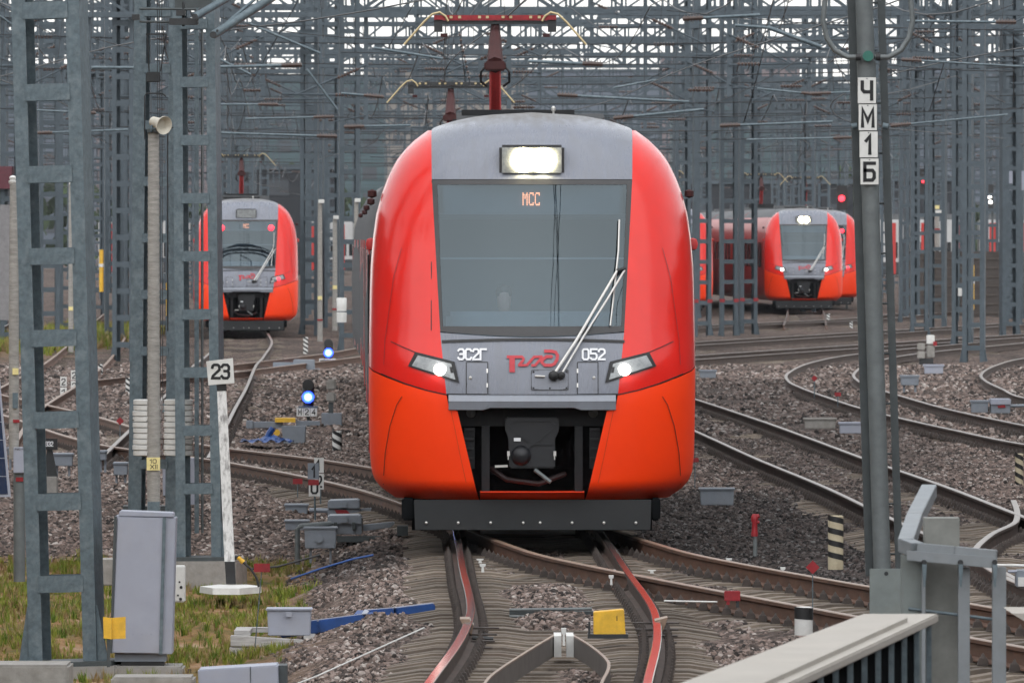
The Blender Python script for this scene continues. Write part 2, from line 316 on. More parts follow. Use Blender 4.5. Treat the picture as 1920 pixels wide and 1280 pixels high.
def attr(me, name, vals):
    a = me.attributes.new(name, 'FLOAT', 'POINT'); a.data.foreach_set('value', vals)
def sheet(name, xs, ds, m, zf, extra=None):
    mb = MB(); nu, nv = len(xs) - 1, len(ds) - 1
    mb.add([(x, d, zf(x, d)) for d in ds for x in xs], [(j*(nu+1)+i, j*(nu+1)+i+1, (j+1)*(nu+1)+i+1, (j+1)*(nu+1)+i) for j in range(nv) for i in range(nu)])
    me = bpy.data.meshes.new(name); me.from_pydata(mb.v, [], mb.f); me.materials.append(m)
    for p in me.polygons: p.use_smooth = True
    for k, fn in (extra or {}).items(): attr(me, k, [fn(v[0], v[1]) for v in mb.v])
    o = bpy.data.objects.new(name, me); COL.objects.link(o); return o
def rng(a, b, s):
    n = int(round((b - a) / s)); return [a + (b - a) * i / n for i in range(n + 1)]

def ground_material():
    m = bpy.data.materials.new('ballast_and_soil'); m.use_nodes = True; nt = m.node_tree; N = nt.nodes; L = nt.links
    b = N['Principled BSDF']; b.inputs['Roughness'].default_value = 0.95; b.inputs['Specular IOR Level'].default_value = 0.2
    tc = N.new('ShaderNodeTexCoord')
    def noise(sc, det=8, st=None):
        n = N.new('ShaderNodeTexNoise'); n.inputs['Scale'].default_value = sc; n.inputs['Detail'].default_value = det; n.inputs['Roughness'].default_value = 0.7
        if st:
            mp = N.new('ShaderNodeMapping'); mp.inputs['Scale'].default_value = st; L.new(tc.outputs['Object'], mp.inputs[0]); L.new(mp.outputs[0], n.inputs[0])
        else: L.new(tc.outputs['Object'], n.inputs[0])
        return n
    def ramp(src, stops):
        r = N.new('ShaderNodeValToRGB'); el = r.color_ramp.elements
        while len(el) < len(stops): el.new(0.5)
        for e, (p, c) in zip(el, stops): e.position = p; e.color = (*c, 1)
        L.new(src, r.inputs[0]); return r.outputs[0]
    def mix(f, a, c, mode='MIX'):
        x = N.new('ShaderNodeMix'); x.data_type = 'RGBA'; x.blend_type = mode
        if isinstance(f, float): x.inputs[0].default_value = f
        else: L.new(f, x.inputs[0])
        L.new(a, x.inputs[6]); L.new(c, x.inputs[7]); return x.outputs[2]
    fine = noise(16, 4)
    vor = N.new('ShaderNodeTexVoronoi'); vor.inputs['Scale'].default_value = 14; L.new(tc.outputs['Object'], vor.inputs[0])
    sep = N.new('ShaderNodeSeparateColor'); L.new(vor.outputs['Color'], sep.inputs[0])
    st = ramp(sep.outputs[0], [(0.0, (0.025, 0.021, 0.019)), (0.35, (0.07, 0.054, 0.047)), (0.7, (0.14, 0.104, 0.09)), (1.0, (0.24, 0.2, 0.178))])
    big = ramp(noise(0.35, 6, (1, 0.25, 1)).outputs[0], [(0.35, (0.6, 0.58, 0.56)), (0.65, (1.1, 1.02, 0.98))])
    bal = mix(1.0, st, big, 'MULTIPLY')
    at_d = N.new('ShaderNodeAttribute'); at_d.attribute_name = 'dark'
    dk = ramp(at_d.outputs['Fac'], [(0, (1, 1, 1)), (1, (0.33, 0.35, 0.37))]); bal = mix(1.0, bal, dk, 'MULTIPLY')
    so = ramp(noise(1.1, 9, (1, 0.5, 1)).outputs[0], [(0.32, (0.05, 0.062, 0.016)), (0.42, (0.14, 0.10, 0.034)), (0.52, (0.24, 0.135, 0.06)), (0.66, (0.36, 0.27, 0.19))])
    at_s = N.new('ShaderNodeAttribute'); at_s.attribute_name = 'soil'
    L.new(mix(at_s.outputs['Fac'], bal, so), b.inputs['Base Color'])
    bp = N.new('ShaderNodeBump'); bp.inputs['Strength'].default_value = 0.9; bp.inputs['Distance'].default_value = 0.05
    L.new(vor.outputs['Distance'], bp.inputs['Height']); L.new(bp.outputs[0], b.inputs['Normal'])
    return m
GROUND = ground_material()
gx = [-900, -300, -120, -60, -40] + rng(-30, 30, 0.5) + [40, 60, 120, 300, 900]
gdist = [5, 30, 50] + rng(60, 130, 0.5) + rng(132, 340, 2) + rng(350, 900, 25) + [1200, 2000, 3500, 5500]
tag(sheet('ground', gx, gdist, GROUND, gz, {'soil': soil, 'dark': dark}), kind='structure')

# ------------------------------------------------------------------ loose stones and grass (uncountable)
hid = bpy.data.collections.new('stone_sources'); hid_g = bpy.data.collections.new('grass_sources')
def stone_material():
    m = bpy.data.materials.new('ballast_stone'); m.use_nodes = True; nt = m.node_tree; N = nt.nodes; L = nt.links
    b = N['Principled BSDF']; b.inputs['Roughness'].default_value = 0.9; b.inputs['Specular IOR Level'].default_value = 0.25
    oi = N.new('ShaderNodeObjectInfo'); r = N.new('ShaderNodeValToRGB'); el = r.color_ramp.elements
    stops = [(0, (0.022, 0.019, 0.018)), (0.22, (0.06, 0.049, 0.044)), (0.45, (0.12, 0.092, 0.08)), (0.7, (0.20, 0.148, 0.128)), (0.9, (0.26, 0.21, 0.188)), (1, (0.42, 0.38, 0.35))]
    while len(el) < len(stops): el.new(0.5)
    for e, (p, c) in zip(el, stops): e.position = p; e.color = (*c, 1)
    L.new(oi.outputs['Random'], r.inputs[0])
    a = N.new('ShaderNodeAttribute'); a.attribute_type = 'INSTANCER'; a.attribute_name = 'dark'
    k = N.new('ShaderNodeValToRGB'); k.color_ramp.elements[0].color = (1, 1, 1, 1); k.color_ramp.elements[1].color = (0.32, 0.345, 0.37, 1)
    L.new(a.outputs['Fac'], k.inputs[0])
    x = N.new('ShaderNodeMix'); x.data_type = 'RGBA'; x.blend_type = 'MULTIPLY'; x.inputs[0].default_value = 1
    L.new(r.outputs[0], x.inputs[6]); L.new(k.outputs[0], x.inputs[7]); L.new(x.outputs[2], b.inputs['Base Color']); return m
STONE = stone_material()
rnd = random.Random(3)
for i in range(7):
    bm = bmesh.new(); bmesh.ops.create_icosphere(bm, subdivisions=1, radius=0.034)
    sx, sy, sz = rnd.uniform(0.8, 1.35), rnd.uniform(0.8, 1.35), rnd.uniform(0.55, 0.9)
    for v in bm.verts: v.co = Vector((v.co.x * sx, v.co.y * sy, v.co.z * sz)) * rnd.uniform(0.72, 1.2)
    me = bpy.data.meshes.new('stone'); bm.to_mesh(me); bm.free(); me.materials.append(STONE)
    hid.objects.link(bpy.data.objects.new('stone', me))
def blade_material(name, c0, c1):
    m = bpy.data.materials.new(name); m.use_nodes = True; nt = m.node_tree; N = nt.nodes; L = nt.links
    b = N['Principled BSDF']; b.inputs['Roughness'].default_value = 0.7; b.inputs['Specular IOR Level'].default_value = 0.2
    oi = N.new('ShaderNodeObjectInfo'); r = N.new('ShaderNodeValToRGB'); r.color_ramp.elements[0].color = (*c0, 1); r.color_ramp.elements[1].color = (*c1, 1)
    L.new(oi.outputs['Random'], r.inputs[0]); L.new(r.outputs[0], b.inputs['Base Color']); return m
GRASS = blade_material('grass_blade', (0.06, 0.12, 0.012), (0.24, 0.25, 0.04)); DRYG = blade_material('dry_blade', (0.19, 0.125, 0.05), (0.30, 0.23, 0.11))
for i in range(5):
    mb = MB()
    for k in range(11):
        a = rnd.uniform(0, 6.28); h = rnd.uniform(0.05, 0.17); w = 0.006; r0 = rnd.uniform(0, 0.05); lean = rnd.uniform(0.01, 0.07)
        bx, by = r0 * math.cos(a), r0 * math.sin(a); ux, uy = math.cos(a + 1.6) * w, math.sin(a + 1.6) * w
        tx, ty = bx + math.cos(a) * lean, by + math.sin(a) * lean
        mx, my = bx + math.cos(a) * lean * 0.3, by + math.sin(a) * lean * 0.3
        mb.add([(bx-ux, by-uy, 0), (bx+ux, by+uy, 0), (mx+ux*.8, my+uy*.8, h*.6), (mx-ux*.8, my-uy*.8, h*.6), (tx, ty, h)], [(0,1,2,3), (3,2,4)])
    hid_g.objects.link(bpy.data.objects.new('tuft', mb.mesh('tuft', GRASS if i < 3 else DRYG)))
def scatter(o, coll, dens, smin, smax, seed, tilt=True, zoff=0.0):
    ng = bpy.data.node_groups.new('scatter', 'GeometryNodeTree'); N = ng.nodes; L = ng.links
    ng.interface.new_socket('Geometry', in_out='INPUT', socket_type='NodeSocketGeometry'); ng.interface.new_socket('Geometry', in_out='OUTPUT', socket_type='NodeSocketGeometry')
    gi = N.new('NodeGroupInput'); go = N.new('NodeGroupOutput'); dp = N.new('GeometryNodeDistributePointsOnFaces'); dp.inputs['Seed'].default_value = seed
    na = N.new('GeometryNodeInputNamedAttribute'); na.data_type = 'FLOAT'; na.inputs['Name'].default_value = 'dens'
    mu = N.new('ShaderNodeMath'); mu.operation = 'MULTIPLY'; mu.inputs[1].default_value = dens; L.new(na.outputs[0], mu.inputs[0]); L.new(mu.outputs[0], dp.inputs['Density'])
    ci = N.new('GeometryNodeCollectionInfo'); ci.inputs['Collection'].default_value = coll; ci.inputs['Separate Children'].default_value = True; ci.inputs['Reset Children'].default_value = True
    ip = N.new('GeometryNodeInstanceOnPoints'); ip.inputs['Pick Instance'].default_value = True
    rr = N.new('FunctionNodeRandomValue'); rr.data_type = 'FLOAT_VECTOR'; q = 6.28 if tilt else 0.25
    rr.inputs[0].default_value = (-q, -q, 0); rr.inputs[1].default_value = (q, q, 6.28)
    rs = N.new('FunctionNodeRandomValue'); rs.data_type = 'FLOAT'; rs.inputs[2].default_value = smin; rs.inputs[3].default_value = smax; rs.inputs['Seed'].default_value = 5
    L.new(gi.outputs[0], dp.inputs['Mesh']); L.new(dp.outputs['Points'], ip.inputs['Points']); L.new(ci.outputs[0], ip.inputs['Instance'])
    L.new(rr.outputs[0], ip.inputs['Rotation']); L.new(rs.outputs[1], ip.inputs['Scale']); L.new(ip.outputs[0], go.inputs[0])
    md = o.modifiers.new('scatter', 'NODES'); md.node_group = ng
TRACKFNS = [XA, XB, XC, XC2, XD, XE, XG, XJ, XK, XF1, XF2]
def in_view(x, d, m=0.6): return abs(x) < 0.0545 * d + m
def dens_near(x, d):
    if not in_view(x, d): return 0.0
    return (1 - sstep(0.35, 0.8, soil(x, d)))
def dens_grass(x, d):
    if not in_view(x, d): return 0.0
    n = math.sin(x * 2.3 + 1.1) * math.sin(d * 0.9 + x * 0.7) + 0.6 * math.sin(x * 5.1 + d * 1.7)
    return sstep(0.4, 0.9, soil(x, d)) * max(0.08, sstep(-0.4, 1.0, n))
def ballast(name, label, d0, d1, step, dens, s0, s1, seed, xr):
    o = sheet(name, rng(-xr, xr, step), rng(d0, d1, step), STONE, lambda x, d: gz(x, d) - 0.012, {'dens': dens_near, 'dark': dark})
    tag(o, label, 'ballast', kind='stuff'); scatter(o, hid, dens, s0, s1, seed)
ballast('ballast', 'pinkish grey crushed stone ballast around the nearest tracks', 64, 104, 0.25, 270, 0.4, 1.12, 1, 6.5)
ballast('ballast', 'crushed stone ballast beside and behind the front train', 104, 165, 0.5, 125, 0.6, 1.35, 2, 10)
ballast('ballast', 'crushed stone ballast between the curving tracks farther back', 165, 260, 1.0, 34, 1.0, 2.1, 3, 15)
gr = sheet('grass', rng(-7, 0, 0.25), rng(66, 124, 0.5), GRASS, lambda x, d: gz(x, d) - 0.004, {'dens': dens_grass})
tag(gr, 'green and dry tufted grass around the left masts', 'grass', kind='stuff'); scatter(gr, hid_g, 190, 0.3, 0.85, 4, tilt=False)
gr2 = sheet('grass', rng(-18, -11.4, 0.5), rng(240, 412, 4), GRASS, lambda x, d: gz(x, d) - 0.004, {'dens': dens_grass})
tag(gr2, 'green grass patch by the far left tracks', 'grass', kind='stuff'); scatter(gr2, hid_g, 45, 1.8, 3.2, 6, tilt=False)

# ------------------------------------------------------------------ tracks
RAIL = [(-0.075, -0.18), (0.075, -0.18), (0.075, -0.166), (0.012, -0.148), (0.009, -0.05), (0.036, -0.036), (0.0365, -0.008), (0.030, -0.001), (-0.030, -0.001), (-0.0365, -0.008), (-0.036, -0.036), (-0.009, -0.05), (-0.012, -0.148), (-0.075, -0.166)]
def sweep(path, prof, topi, mats, name, parent, loc):
    mb = MB(); n = len(prof); vs = []
    for i, p in enumerate(path):
        t = (path[min(i + 1, len(path) - 1)] - path[max(i - 1, 0)]); t.z = 0; t.normalize(); s = Vector((t.y, -t.x, 0))
        vs += [p - loc + s * a + Vector((0, 0, b)) for a, b in prof]
    o = len(mb.v); mb.v += [tuple(v) for v in vs]
    for i in range(len(path) - 1):
        for j in range(n):
            mb.f.append((i*n+j, (i+1)*n+j, (i+1)*n+(j+1) % n, i*n+(j+1) % n)); mb.mi.append(1 if j in topi else 0)
    mb.f.append(tuple(range(n))); mb.mi.append(0); mb.f.append(tuple(range((len(path)-1)*n, len(path)*n))[::-1]); mb.mi.append(0)
    return mb.build(name, mats, parent, smooth=True, angle=0.6)
def sleeper_mesh():
    mb = MB(); st = [(-1.38, -0.05), (-1.06, 0.0), (-0.5, 0.0), (-0.3, -0.025), (0.3, -0.025), (0.5, 0.0), (1.06, 0.0), (1.38, -0.05)]
    vs = []
    for x, z in st: vs += [(x, -0.145, -0.2), (x, -0.115, z), (x, 0.115, z), (x, 0.145, -0.2)]
    fs = [(4*i+j, 4*i+4+j, 4*i+5+j, 4*i+1+j) for i in range(len(st)-1) for j in range(3)] + [(0, 1, 2, 3), (31, 30, 29, 28)]
    mb.add(vs, fs); return mb
SLM = sleeper_mesh(); SLEEPER = SLM.mesh('sleeper', SLEEP)
def track(label, fx, d0, d1, ztop=0.0, polished=True, mirror=False, drop=0.0, sl0=None, sl1=None, spacing=0.545, indiv=150, fast=True, step=0.75):
    loc = Vector((fx(d0), d0, ztop)); root = empty('railway_track', loc, label=label, cat='track')
    ds = rng(d0, d1, step if d1 - d0 < 160 else 1.5)
    ctr = [Vector((fx(d), d, ztop)) for d in ds]
    for sg in (-1, 1):
        path = []
        for i, p in enumerate(ctr):
            t = ctr[min(i+1, len(ctr)-1)] - ctr[max(i-1, 0)]; t.normalize(); path.append(p + Vector((t.y, -t.x, 0)) * sg * 0.797)
        sweep(path, RAIL, (6, 7, 8), [RUST if polished else RUSTY, RTOP if mirror else RTOPM if polished else RTOPR if d0 < 300 else RUST], 'rail', root, loc)
    s0 = d0 if sl0 is None else sl0; s1 = d1 if sl1 is None else sl1
    big = MB(); clips = MB(); d = s0
    while d < s1:
        x = fx(d); sl = (fx(d + 0.3) - fx(d - 0.3)) / 0.6; a = -math.atan(sl) + random.gauss(0, 0.004); q = Vector((x, d, ztop - 0.188 - drop + random.uniform(-0.010, 0.006)))
        ca, sa = math.cos(a), math.sin(a)
        if d < indiv: link('sleeper', SLEEPER, root, q - loc, (0, 0, a))
        else: big.add([(q.x - loc.x + v[0]*ca - v[1]*sa, q.y - loc.y + v[0]*sa + v[1]*ca, q.z - loc.z + v[2]) for v in SLM.v], SLM.f)
        if fast and d < 210 and in_view(x, d, 2):
            for off in (-0.9, -0.69, 0.69, 0.9):
                cx, cy = q.x - loc.x + off*ca, q.y - loc.y + off*sa
                clips.add([(cx-.05, cy-.06, -.19), (cx+.05, cy-.06, -.19), (cx+.05, cy+.06, -.19), (cx-.05, cy+.06, -.19), (cx-.03, cy-.045, -.13), (cx+.03, cy-.045, -.13), (cx+.03, cy+.045, -.13), (cx-.03, cy+.045, -.13)], [(4,5,6,7), (0,1,5,4), (1,2,6,5), (2,3,7,6), (3,0,4,7)]); clips.add([(cx-.024, cy-.03, -.13), (cx+.024, cy-.03, -.13), (cx+.024, cy+.03, -.13), (cx-.024, cy+.03, -.13), (cx, cy, -.085)], [(0,1,4), (1,2,4), (2,3,4), (3,0,4)])
        d += spacing
    if big.v: tag(big.build('sleeper_row', SLEEP, root), kind='stuff')
    if clips.v: tag(clips.build('rail_fasteners', FAST, root), kind='stuff')
    return root
track('curving main track with shiny rails under the front red train', XA, 58, 260, 0.0, True, True, sl1=240)
track('rusty track crossing diagonally from lower right under the front train to the left', XB, 68, 205, -0.006, False)
track('track with dark polished rails just right of the front train', XC, 88, 290, -0.004, True, drop=0.02, sl1=230)
track('branch track curving off at the right edge beside the railing', XC2, 82, 119, -0.009, True)
track('S curved shiny track swinging through the right middle ground', XD, 140, 300, -0.004, True, drop=0.03)
track('second S curved track at the far right edge', XE, 168, 288, -0.004, True, drop=0.03)
track('far track slanting across behind the S curves on the right', XF1, 234, 342, -0.012, True, fast=False)
track('farther slanting track below the distant oncoming train on the right', XF2, 264, 396, -0.014, True, fast=False)
track('farthest slanting track in front of the oncoming train', XF3, 332, 470, -0.016, True, fast=False)
track('straight track carrying the grey and red train on the left', XG, 142, 420, -0.008, True, sl1=330, fast=True)
track('crossover track in front of the left train', XJ, 217, 328, -0.011, False, fast=False)
track('diagonal track seen behind the left masts', XK, 152, 440, -0.010, False, sl1=330, fast=False)
track('outermost track at the left edge', XL, 172, 440, -0.013, True, sl1=330, fast=False)
track('track carrying the oncoming train with its headlight on', XR, 360, 620, -0.018, False, sl1=430, fast=False)

# ------------------------------------------------------------------ trains
def paint(name, col, dust, rough=0.22, lo=None):
    m = mat(name, col, rough, 0, 0.05, 2.2, spec=0.45)
    nt = m.node_tree; N = nt.nodes; L = nt.links; b = N['Principled BSDF']
    src = b.inputs['Base Color'].links[0].from_socket
    tc = N.new('ShaderNodeTexCoord'); mp = N.new('ShaderNodeMapping'); mp.inputs['Scale'].default_value = (3.5, 1, 0.5); L.new(tc.outputs['Object'], mp.inputs[0])
    n = N.new('ShaderNodeTexNoise'); n.inputs['Scale'].default_value = 3; n.inputs['Detail'].default_value = 10; n.inputs['Roughness'].default_value = 0.7; L.new(mp.outputs[0], n.inputs[0])
    r = N.new('ShaderNodeValToRGB'); r.color_ramp.elements[0].position = 0.45; r.color_ramp.elements[1].position = 0.8; r.color_ramp.elements[1].color = (0.35,) * 3 + (1,)
    L.new(n.outputs[0], r.inputs[0]); f = r.outputs[0]
    if lo:                                                   # weather film settled on the roof edge
        sx = N.new('ShaderNodeSeparateXYZ'); L.new(tc.outputs['Object'], sx.inputs[0])
        mr = N.new('ShaderNodeMapRange'); mr.inputs[1].default_value = lo[0]; mr.inputs[2].default_value = lo[1]
        ad = N.new('ShaderNodeMath'); ad.operation = 'MULTIPLY_ADD'; ad.inputs[1].default_value = 0.35; L.new(n.outputs[0], ad.inputs[0]); L.new(sx.outputs[2], ad.inputs[2])
        L.new(ad.outputs[0], mr.inputs[0]); mm = N.new('ShaderNodeMath'); mm.operation = 'MAXIMUM'; L.new(mr.outputs[0], mm.inputs[0]); L.new(f, mm.inputs[1]); f = mm.outputs[0]
    x = N.new('ShaderNodeMix'); x.data_type = 'RGBA'; L.new(f, x.inputs[0]); L.new(src, x.inputs[6]); x.inputs[7].default_value = (*dust, 1); L.new(x.outputs[2], b.inputs['Base Color'])
    rr = N.new('ShaderNodeMapRange'); rr.inputs[3].default_value = rough; rr.inputs[4].default_value = 0.6; L.new(f, rr.inputs[0]); L.new(rr.outputs[0], b.inputs['Roughness'])
    return m
T_RED = paint('train_red', (0.68, 0.018, 0.011), (0.55, 0.018, 0.012), 0.16)
T_ORG = paint('train_orange', (1.0, 0.048, 0.0), (0.98, 0.046, 0.001), 0.42)
T_GREY = paint('train_grey', (0.185, 0.20, 0.24), (0.155, 0.148, 0.14), 0.26, lo=(4.62, 4.78))
T_LIP = paint('train_lip', (0.24, 0.26, 0.30), (0.18, 0.17, 0.17), 0.3)
T_FRAME = mat('windscreen_surround', (0.028, 0.028, 0.03), 0.4, 0, 0.15, 5)
T_DARK = mat('train_dark', (0.012, 0.013, 0.015), 0.6, 0, 0.3, 5, dirt=(0.028, 0.025, 0.023), dirt_amt=0.4, spec=0.3)
T_PLOW = mat('plough_board', (0.010, 0.012, 0.014), 0.6, 0, 0.2, 3, dirt=(0.02, 0.019, 0.018), dirt_amt=0.5)
T_BAY = mat('coupler_bay', (0.006, 0.006, 0.007), 0.9, 0, 0.3, 5, spec=0.1)
T_COUP = mat('coupler_cover', (0.009, 0.010, 0.013), 0.5, 0, 0.2, 6)
T_ROOF = mat('train_roof', (0.10, 0.105, 0.11), 0.7, 0, 0.2, 2)
T_SIDE = mat('train_side', (0.035, 0.038, 0.043), 0.75, 0, 0.15, 2, dirt=(0.05, 0.048, 0.046), dirt_amt=0.4)
T_WIN = mat('train_window', (0.010, 0.011, 0.013), 0.12, 0, 0.1, 2)
T_SIDER = mat('train_side_red', (0.42, 0.025, 0.02), 0.3, 0, 0.1, 2)
T_SIDEL = mat('train_side_pale', (0.42, 0.42, 0.42), 0.4, 0, 0.1, 2)
LOGO = mat('logo_red', (0.45, 0.018, 0.03), 0.4, 0, 0.05, 5)
CHROME = mat('wiper_steel', (0.55, 0.54, 0.52), 0.35, 0.7, 0.1, 9)
GOLD = mat('horn_brass', (0.50, 0.40, 0.22), 0.4, 0.4, 0.15, 9)
PANR = mat('pantograph_red', (0.58, 0.045, 0.045), 0.6, 0, 0.15, 5)
PANM = mat('pantograph_maroon', (0.045, 0.009, 0.009), 0.8, 0, 0.2, 5)
LENS = mat('lamp_reflector', (0.26, 0.275, 0.28), 0.25, 0.3, 0.3, 12)
SKIN = mat('skin', (0.40, 0.24, 0.18), 0.6, 0, 0.05, 8); HAIR = mat('hair_dark', (0.03, 0.022, 0.018), 0.7); UNIF = mat('uniform_dark', (0.03, 0.035, 0.05), 0.8)
CABW = mat('cab_lining', (0.22, 0.24, 0.25), 0.8, 0, 0.1, 3); CABD = mat('cab_dark', (0.09, 0.105, 0.115), 0.8, 0, 0.1, 3)
def glass_material():
    m = bpy.data.materials.new('windscreen_glass'); m.use_nodes = True; nt = m.node_tree; N = nt.nodes; L = nt.links; N.remove(N['Principled BSDF'])
    tr = N.new('ShaderNodeBsdfTransparent'); tr.inputs[0].default_value = (0.52, 0.66, 0.78, 1); gl = N.new('ShaderNodeBsdfGlossy'); gl.inputs['Roughness'].default_value = 0.02; gl.inputs['Color'].default_value = (0.78, 0.93, 1.0, 1)
    fr = N.new('ShaderNodeFresnel'); fr.inputs[0].default_value = 1.82; mx = N.new('ShaderNodeMixShader')
    L.new(fr.outputs[0], mx.inputs[0]); L.new(tr.outputs[0], mx.inputs[1]); L.new(gl.outputs[0], mx.inputs[2]); L.new(mx.outputs[0], N['Material Output'].inputs[0]); return m
GLASS = glass_material()

TS = 103.0 / FPX
def tx(px): return (px - 998) * TS
def tz(py): return CH + (HZ - py) * TS
HALF = [(938, 258), (930, 268), (920, 282), (905, 294), (890, 300), (860, 303.5), (800, 305), (700, 306), (640, 306), (560, 305), (500, 303.5), (450, 300), (400, 293.5), (360, 283), (330, 272), (300, 257.5), (280, 243), (260, 224), (240, 198), (232, 181), (225, 162), (218, 138), (212, 110), (208, 78), (206, 45), (205, 4)]
WZ = table([(tz(y), h * TS * 1.014) for y, h in HALF])
YC = smooth_table([(tz(940), 0.34), (tz(918), 0.10), (tz(890), 0.05), (tz(760), 0.0), (tz(690), 0.06), (tz(625), 0.22), (tz(500), 0.52), (tz(340), 0.98), (tz(270), 1.28), (tz(235), 1.55), (tz(215), 2.0), (tz(205), 2.6)])
XGR = table([(tz(938), 100 * TS), (tz(920), 105 * TS), (tz(767), 141 * TS), (tz(766), 156 * TS), (tz(740), 161 * TS), (tz(625), 173 * TS), (tz(340), 190 * TS), (tz(240), 192 * TS)])
def YS(x, z, D=1.35, p=2.5):
    t = min(1.0, abs(x) / WZ(z)); return YC(z) + D * (1 - (1 - t ** p) ** (1 / p))
def srf(x, z, off=0.0): return Vector((x, YS(x, z) - off, z))
SEAM = table([(0, 740), (161, 740), (198, 732), (238, 720), (273, 707), (297, 697), (306, 689)])      # red/orange seam, photo row by half width

def train(label, loc, rz, cars, side=None, head='white', detail=True, bends=None, group='red and grey electric trains', panto=(32,), driver=False, lettering=('ЭС2Г', '052')):
    root = empty('electric_train', loc, rz, label=label, cat='train', group=group)
    def patch(name, m, xl, xr, zb, zt, nu, nv, off=0.0, parent=None, ease=False, mb=None):
        mb2 = mb or MB()
        def fn(u, v):
            z = lerp(zb(u), zt(u), v); e = math.sin(u * math.pi / 2) if ease else u
            return srf(lerp(xl(z), xr(z), e), z, off)
        mb2.grid(fn, nu, nv)
        return None if mb else mb2.build(name, m, parent or root, smooth=True, angle=1.2)
    def quad(name, m, pts, off, n=8, parent=None, thick=0.0):       # pts TL TR BR BL in photo pixels of the front
        (a, b, c, d) = [(tx(x), tz(y)) for x, y in pts]
        mb = MB(); mb.grid(lambda u, v: srf(lerp(lerp(d[0], c[0], u), lerp(a[0], b[0], u), v), lerp(lerp(d[1], c[1], u), lerp(a[1], b[1], u), v), off), n, n)
        return mb.build(name, m, parent or root, smooth=True)
    def strip(name, m, pts, w, off, parent=None):                   # ribbon of width w px along a photo polyline on the front
        mb = MB(); P = [Vector((tx(x), tz(y), 0)) for x, y in pts]
        vs = []
        for i, p in enumerate(P):
            t = (P[min(i+1, len(P)-1)] - P[max(i-1, 0)]).normalized(); nn = Vector((-t.y, t.x, 0)) * w * TS / 2
            for q in (p + nn, p - nn): vs.append(srf(q.x, q.y, off))
        mb.add(vs, [(2*i, 2*i+1, 2*i+3, 2*i+2) for i in range(len(P)-1)]); return mb.build(name, m, parent or root)
    def pbox(name, m, x0, y0, x1, y1, a, b, parent=None, bevel=0):
        return MB().box(tx(x0), tx(x1), a, b, tz(y1), tz(y0)).build(name, m, parent or root, bevel=bevel)
    def c(v): return lambda _=0: v
    # painted shell
    body = patch('nose_cap', T_GREY, lambda z: -min(XGR(z), WZ(z) * 0.999), lambda z: min(XGR(z), WZ(z) * 0.999), c(tz(335)), c(tz(205.2)), 36, 40)
    for sg in (-1, 1):
        def zb(u, sg=sg): return tz(SEAM((161 + 145 * math.sin(u * math.pi / 2))))
        patch('side_cowl', T_RED, lambda z: sg * XGR(z), lambda z: sg * max(WZ(z), XGR(z)), lambda u: zb(u) + 0.006, c(tz(240)), 22, 48, ease=True)
        def xo(z): return sg * XGR(z)
        patch('lower_fairing', T_ORG, xo, lambda z: sg * WZ(z), c(tz(938)), lambda u: zb(u) - 0.006, 22, 40, 0.012, ease=True)
        strip('panel_joint', T_DARK, [(998 + sg * h, SEAM(h)) for h in (162, 180, 198, 215, 238, 255, 273, 285)], 2.2, 0.018)
        strip('panel_joint', T_DARK, [(998 + sg * h, y) for h, y in ((245, 744), (255, 760), (268, 800), (277, 850), (280, 890), (281, 912))], 1.2, 0.026)
        strip('panel_joint', mat('joint_orange', (0.55, 0.05, 0.008), 0.5), [(998 + sg * h, y) for h, y in ((153, 768), (146, 800), (136, 850), (124, 905))], 1.0, 0.026)
        strip('panel_joint', T_DARK, [(998 + sg * h, y) for h, y in ((267, 641), (247, 650), (225, 659), (200, 668))], 1.6, 0.018)
        strip('panel_joint', mat('joint_red', (0.25, 0.012, 0.012), 0.5), [(998 + sg * h, y) for h, y in ((247, 465), (262, 520), (270, 580), (278, 640), (280, 685))], 1.0, 0.018)
    # windscreen
    fr = MB(); gh = table([(tz(612), 168 * TS), (tz(345), 180 * TS)])
    botc = lambda u: tz(622 + 9 * math.sin(math.pi * u))
    patch('', None, lambda z: -XGR(z), XGR, c(tz(345)), c(tz(336)), 24, 2, mb=fr)
    patch('', None, lambda z: -XGR(z), XGR, botc, c(tz(612)), 24, 3, mb=fr)
    for sg in (-1, 1): patch('', None, lambda z: sg * gh(z), lambda z: sg * XGR(z), c(tz(612)), c(tz(345)), 3, 24, mb=fr)
    frame = fr.build('windscreen_frame', T_FRAME, root, smooth=True)
    patch('windscreen', GLASS, lambda z: -gh(z), lambda z: gh(z), c(tz(612)), c(tz(345)), 24, 24, -0.004)
    strip('seal', BLACK, [(808, 620), (808, 500), (808, 338), (998, 336.5), (1188, 338)], 1.6, 0.004, frame)
    # cab behind the glass
    pbox('cab_interior', [CABD], 822, 345, 1174, 640, 2.6, 2.64)
    pbox('cab_ceiling', CABW, 830, 300, 1166, 318, 1.4, 2.6)
    pbox('dashboard', CABW, 835, 585, 1162, 660, 0.75, 1.25, bevel=0.05)
    pbox('sun_visor', T_DARK, 822, 402, 1174, 409, 0.98, 1.0)
    pbox('sun_blind', CABW, 822, 483, 1176, 486.5, 0.75, 0.77)
    pbox('destination_display', CABD, 830, 348, 1166, 401, 1.12, 1.2)
    if driver:
        bm_p = [((0, 1.75, 1.75), .17), ((0, 1.75, 2.0), .19), ((0, 1.73, 2.2), .17), ((0, 1.72, 2.33), .07), ((0, 1.68, 2.42), .085), ((0, 1.68, 2.53), .095), ((0, 1.69, 2.6), .06)]
        mb = MB(); cx = tx(945)
        prof = [(0.13, 1.6), (0.2, 1.75), (0.22, 2.02), (0.21, 2.16), (0.12, 2.24), (0.06, 2.27), (0.06, 2.31)]
        mb.lathe(prof, (0, 0, 0), 16); mb.v = [(cx + x * 1.05, 1.75 + y * 0.6, z + 0.12) for x, y, z in mb.v]
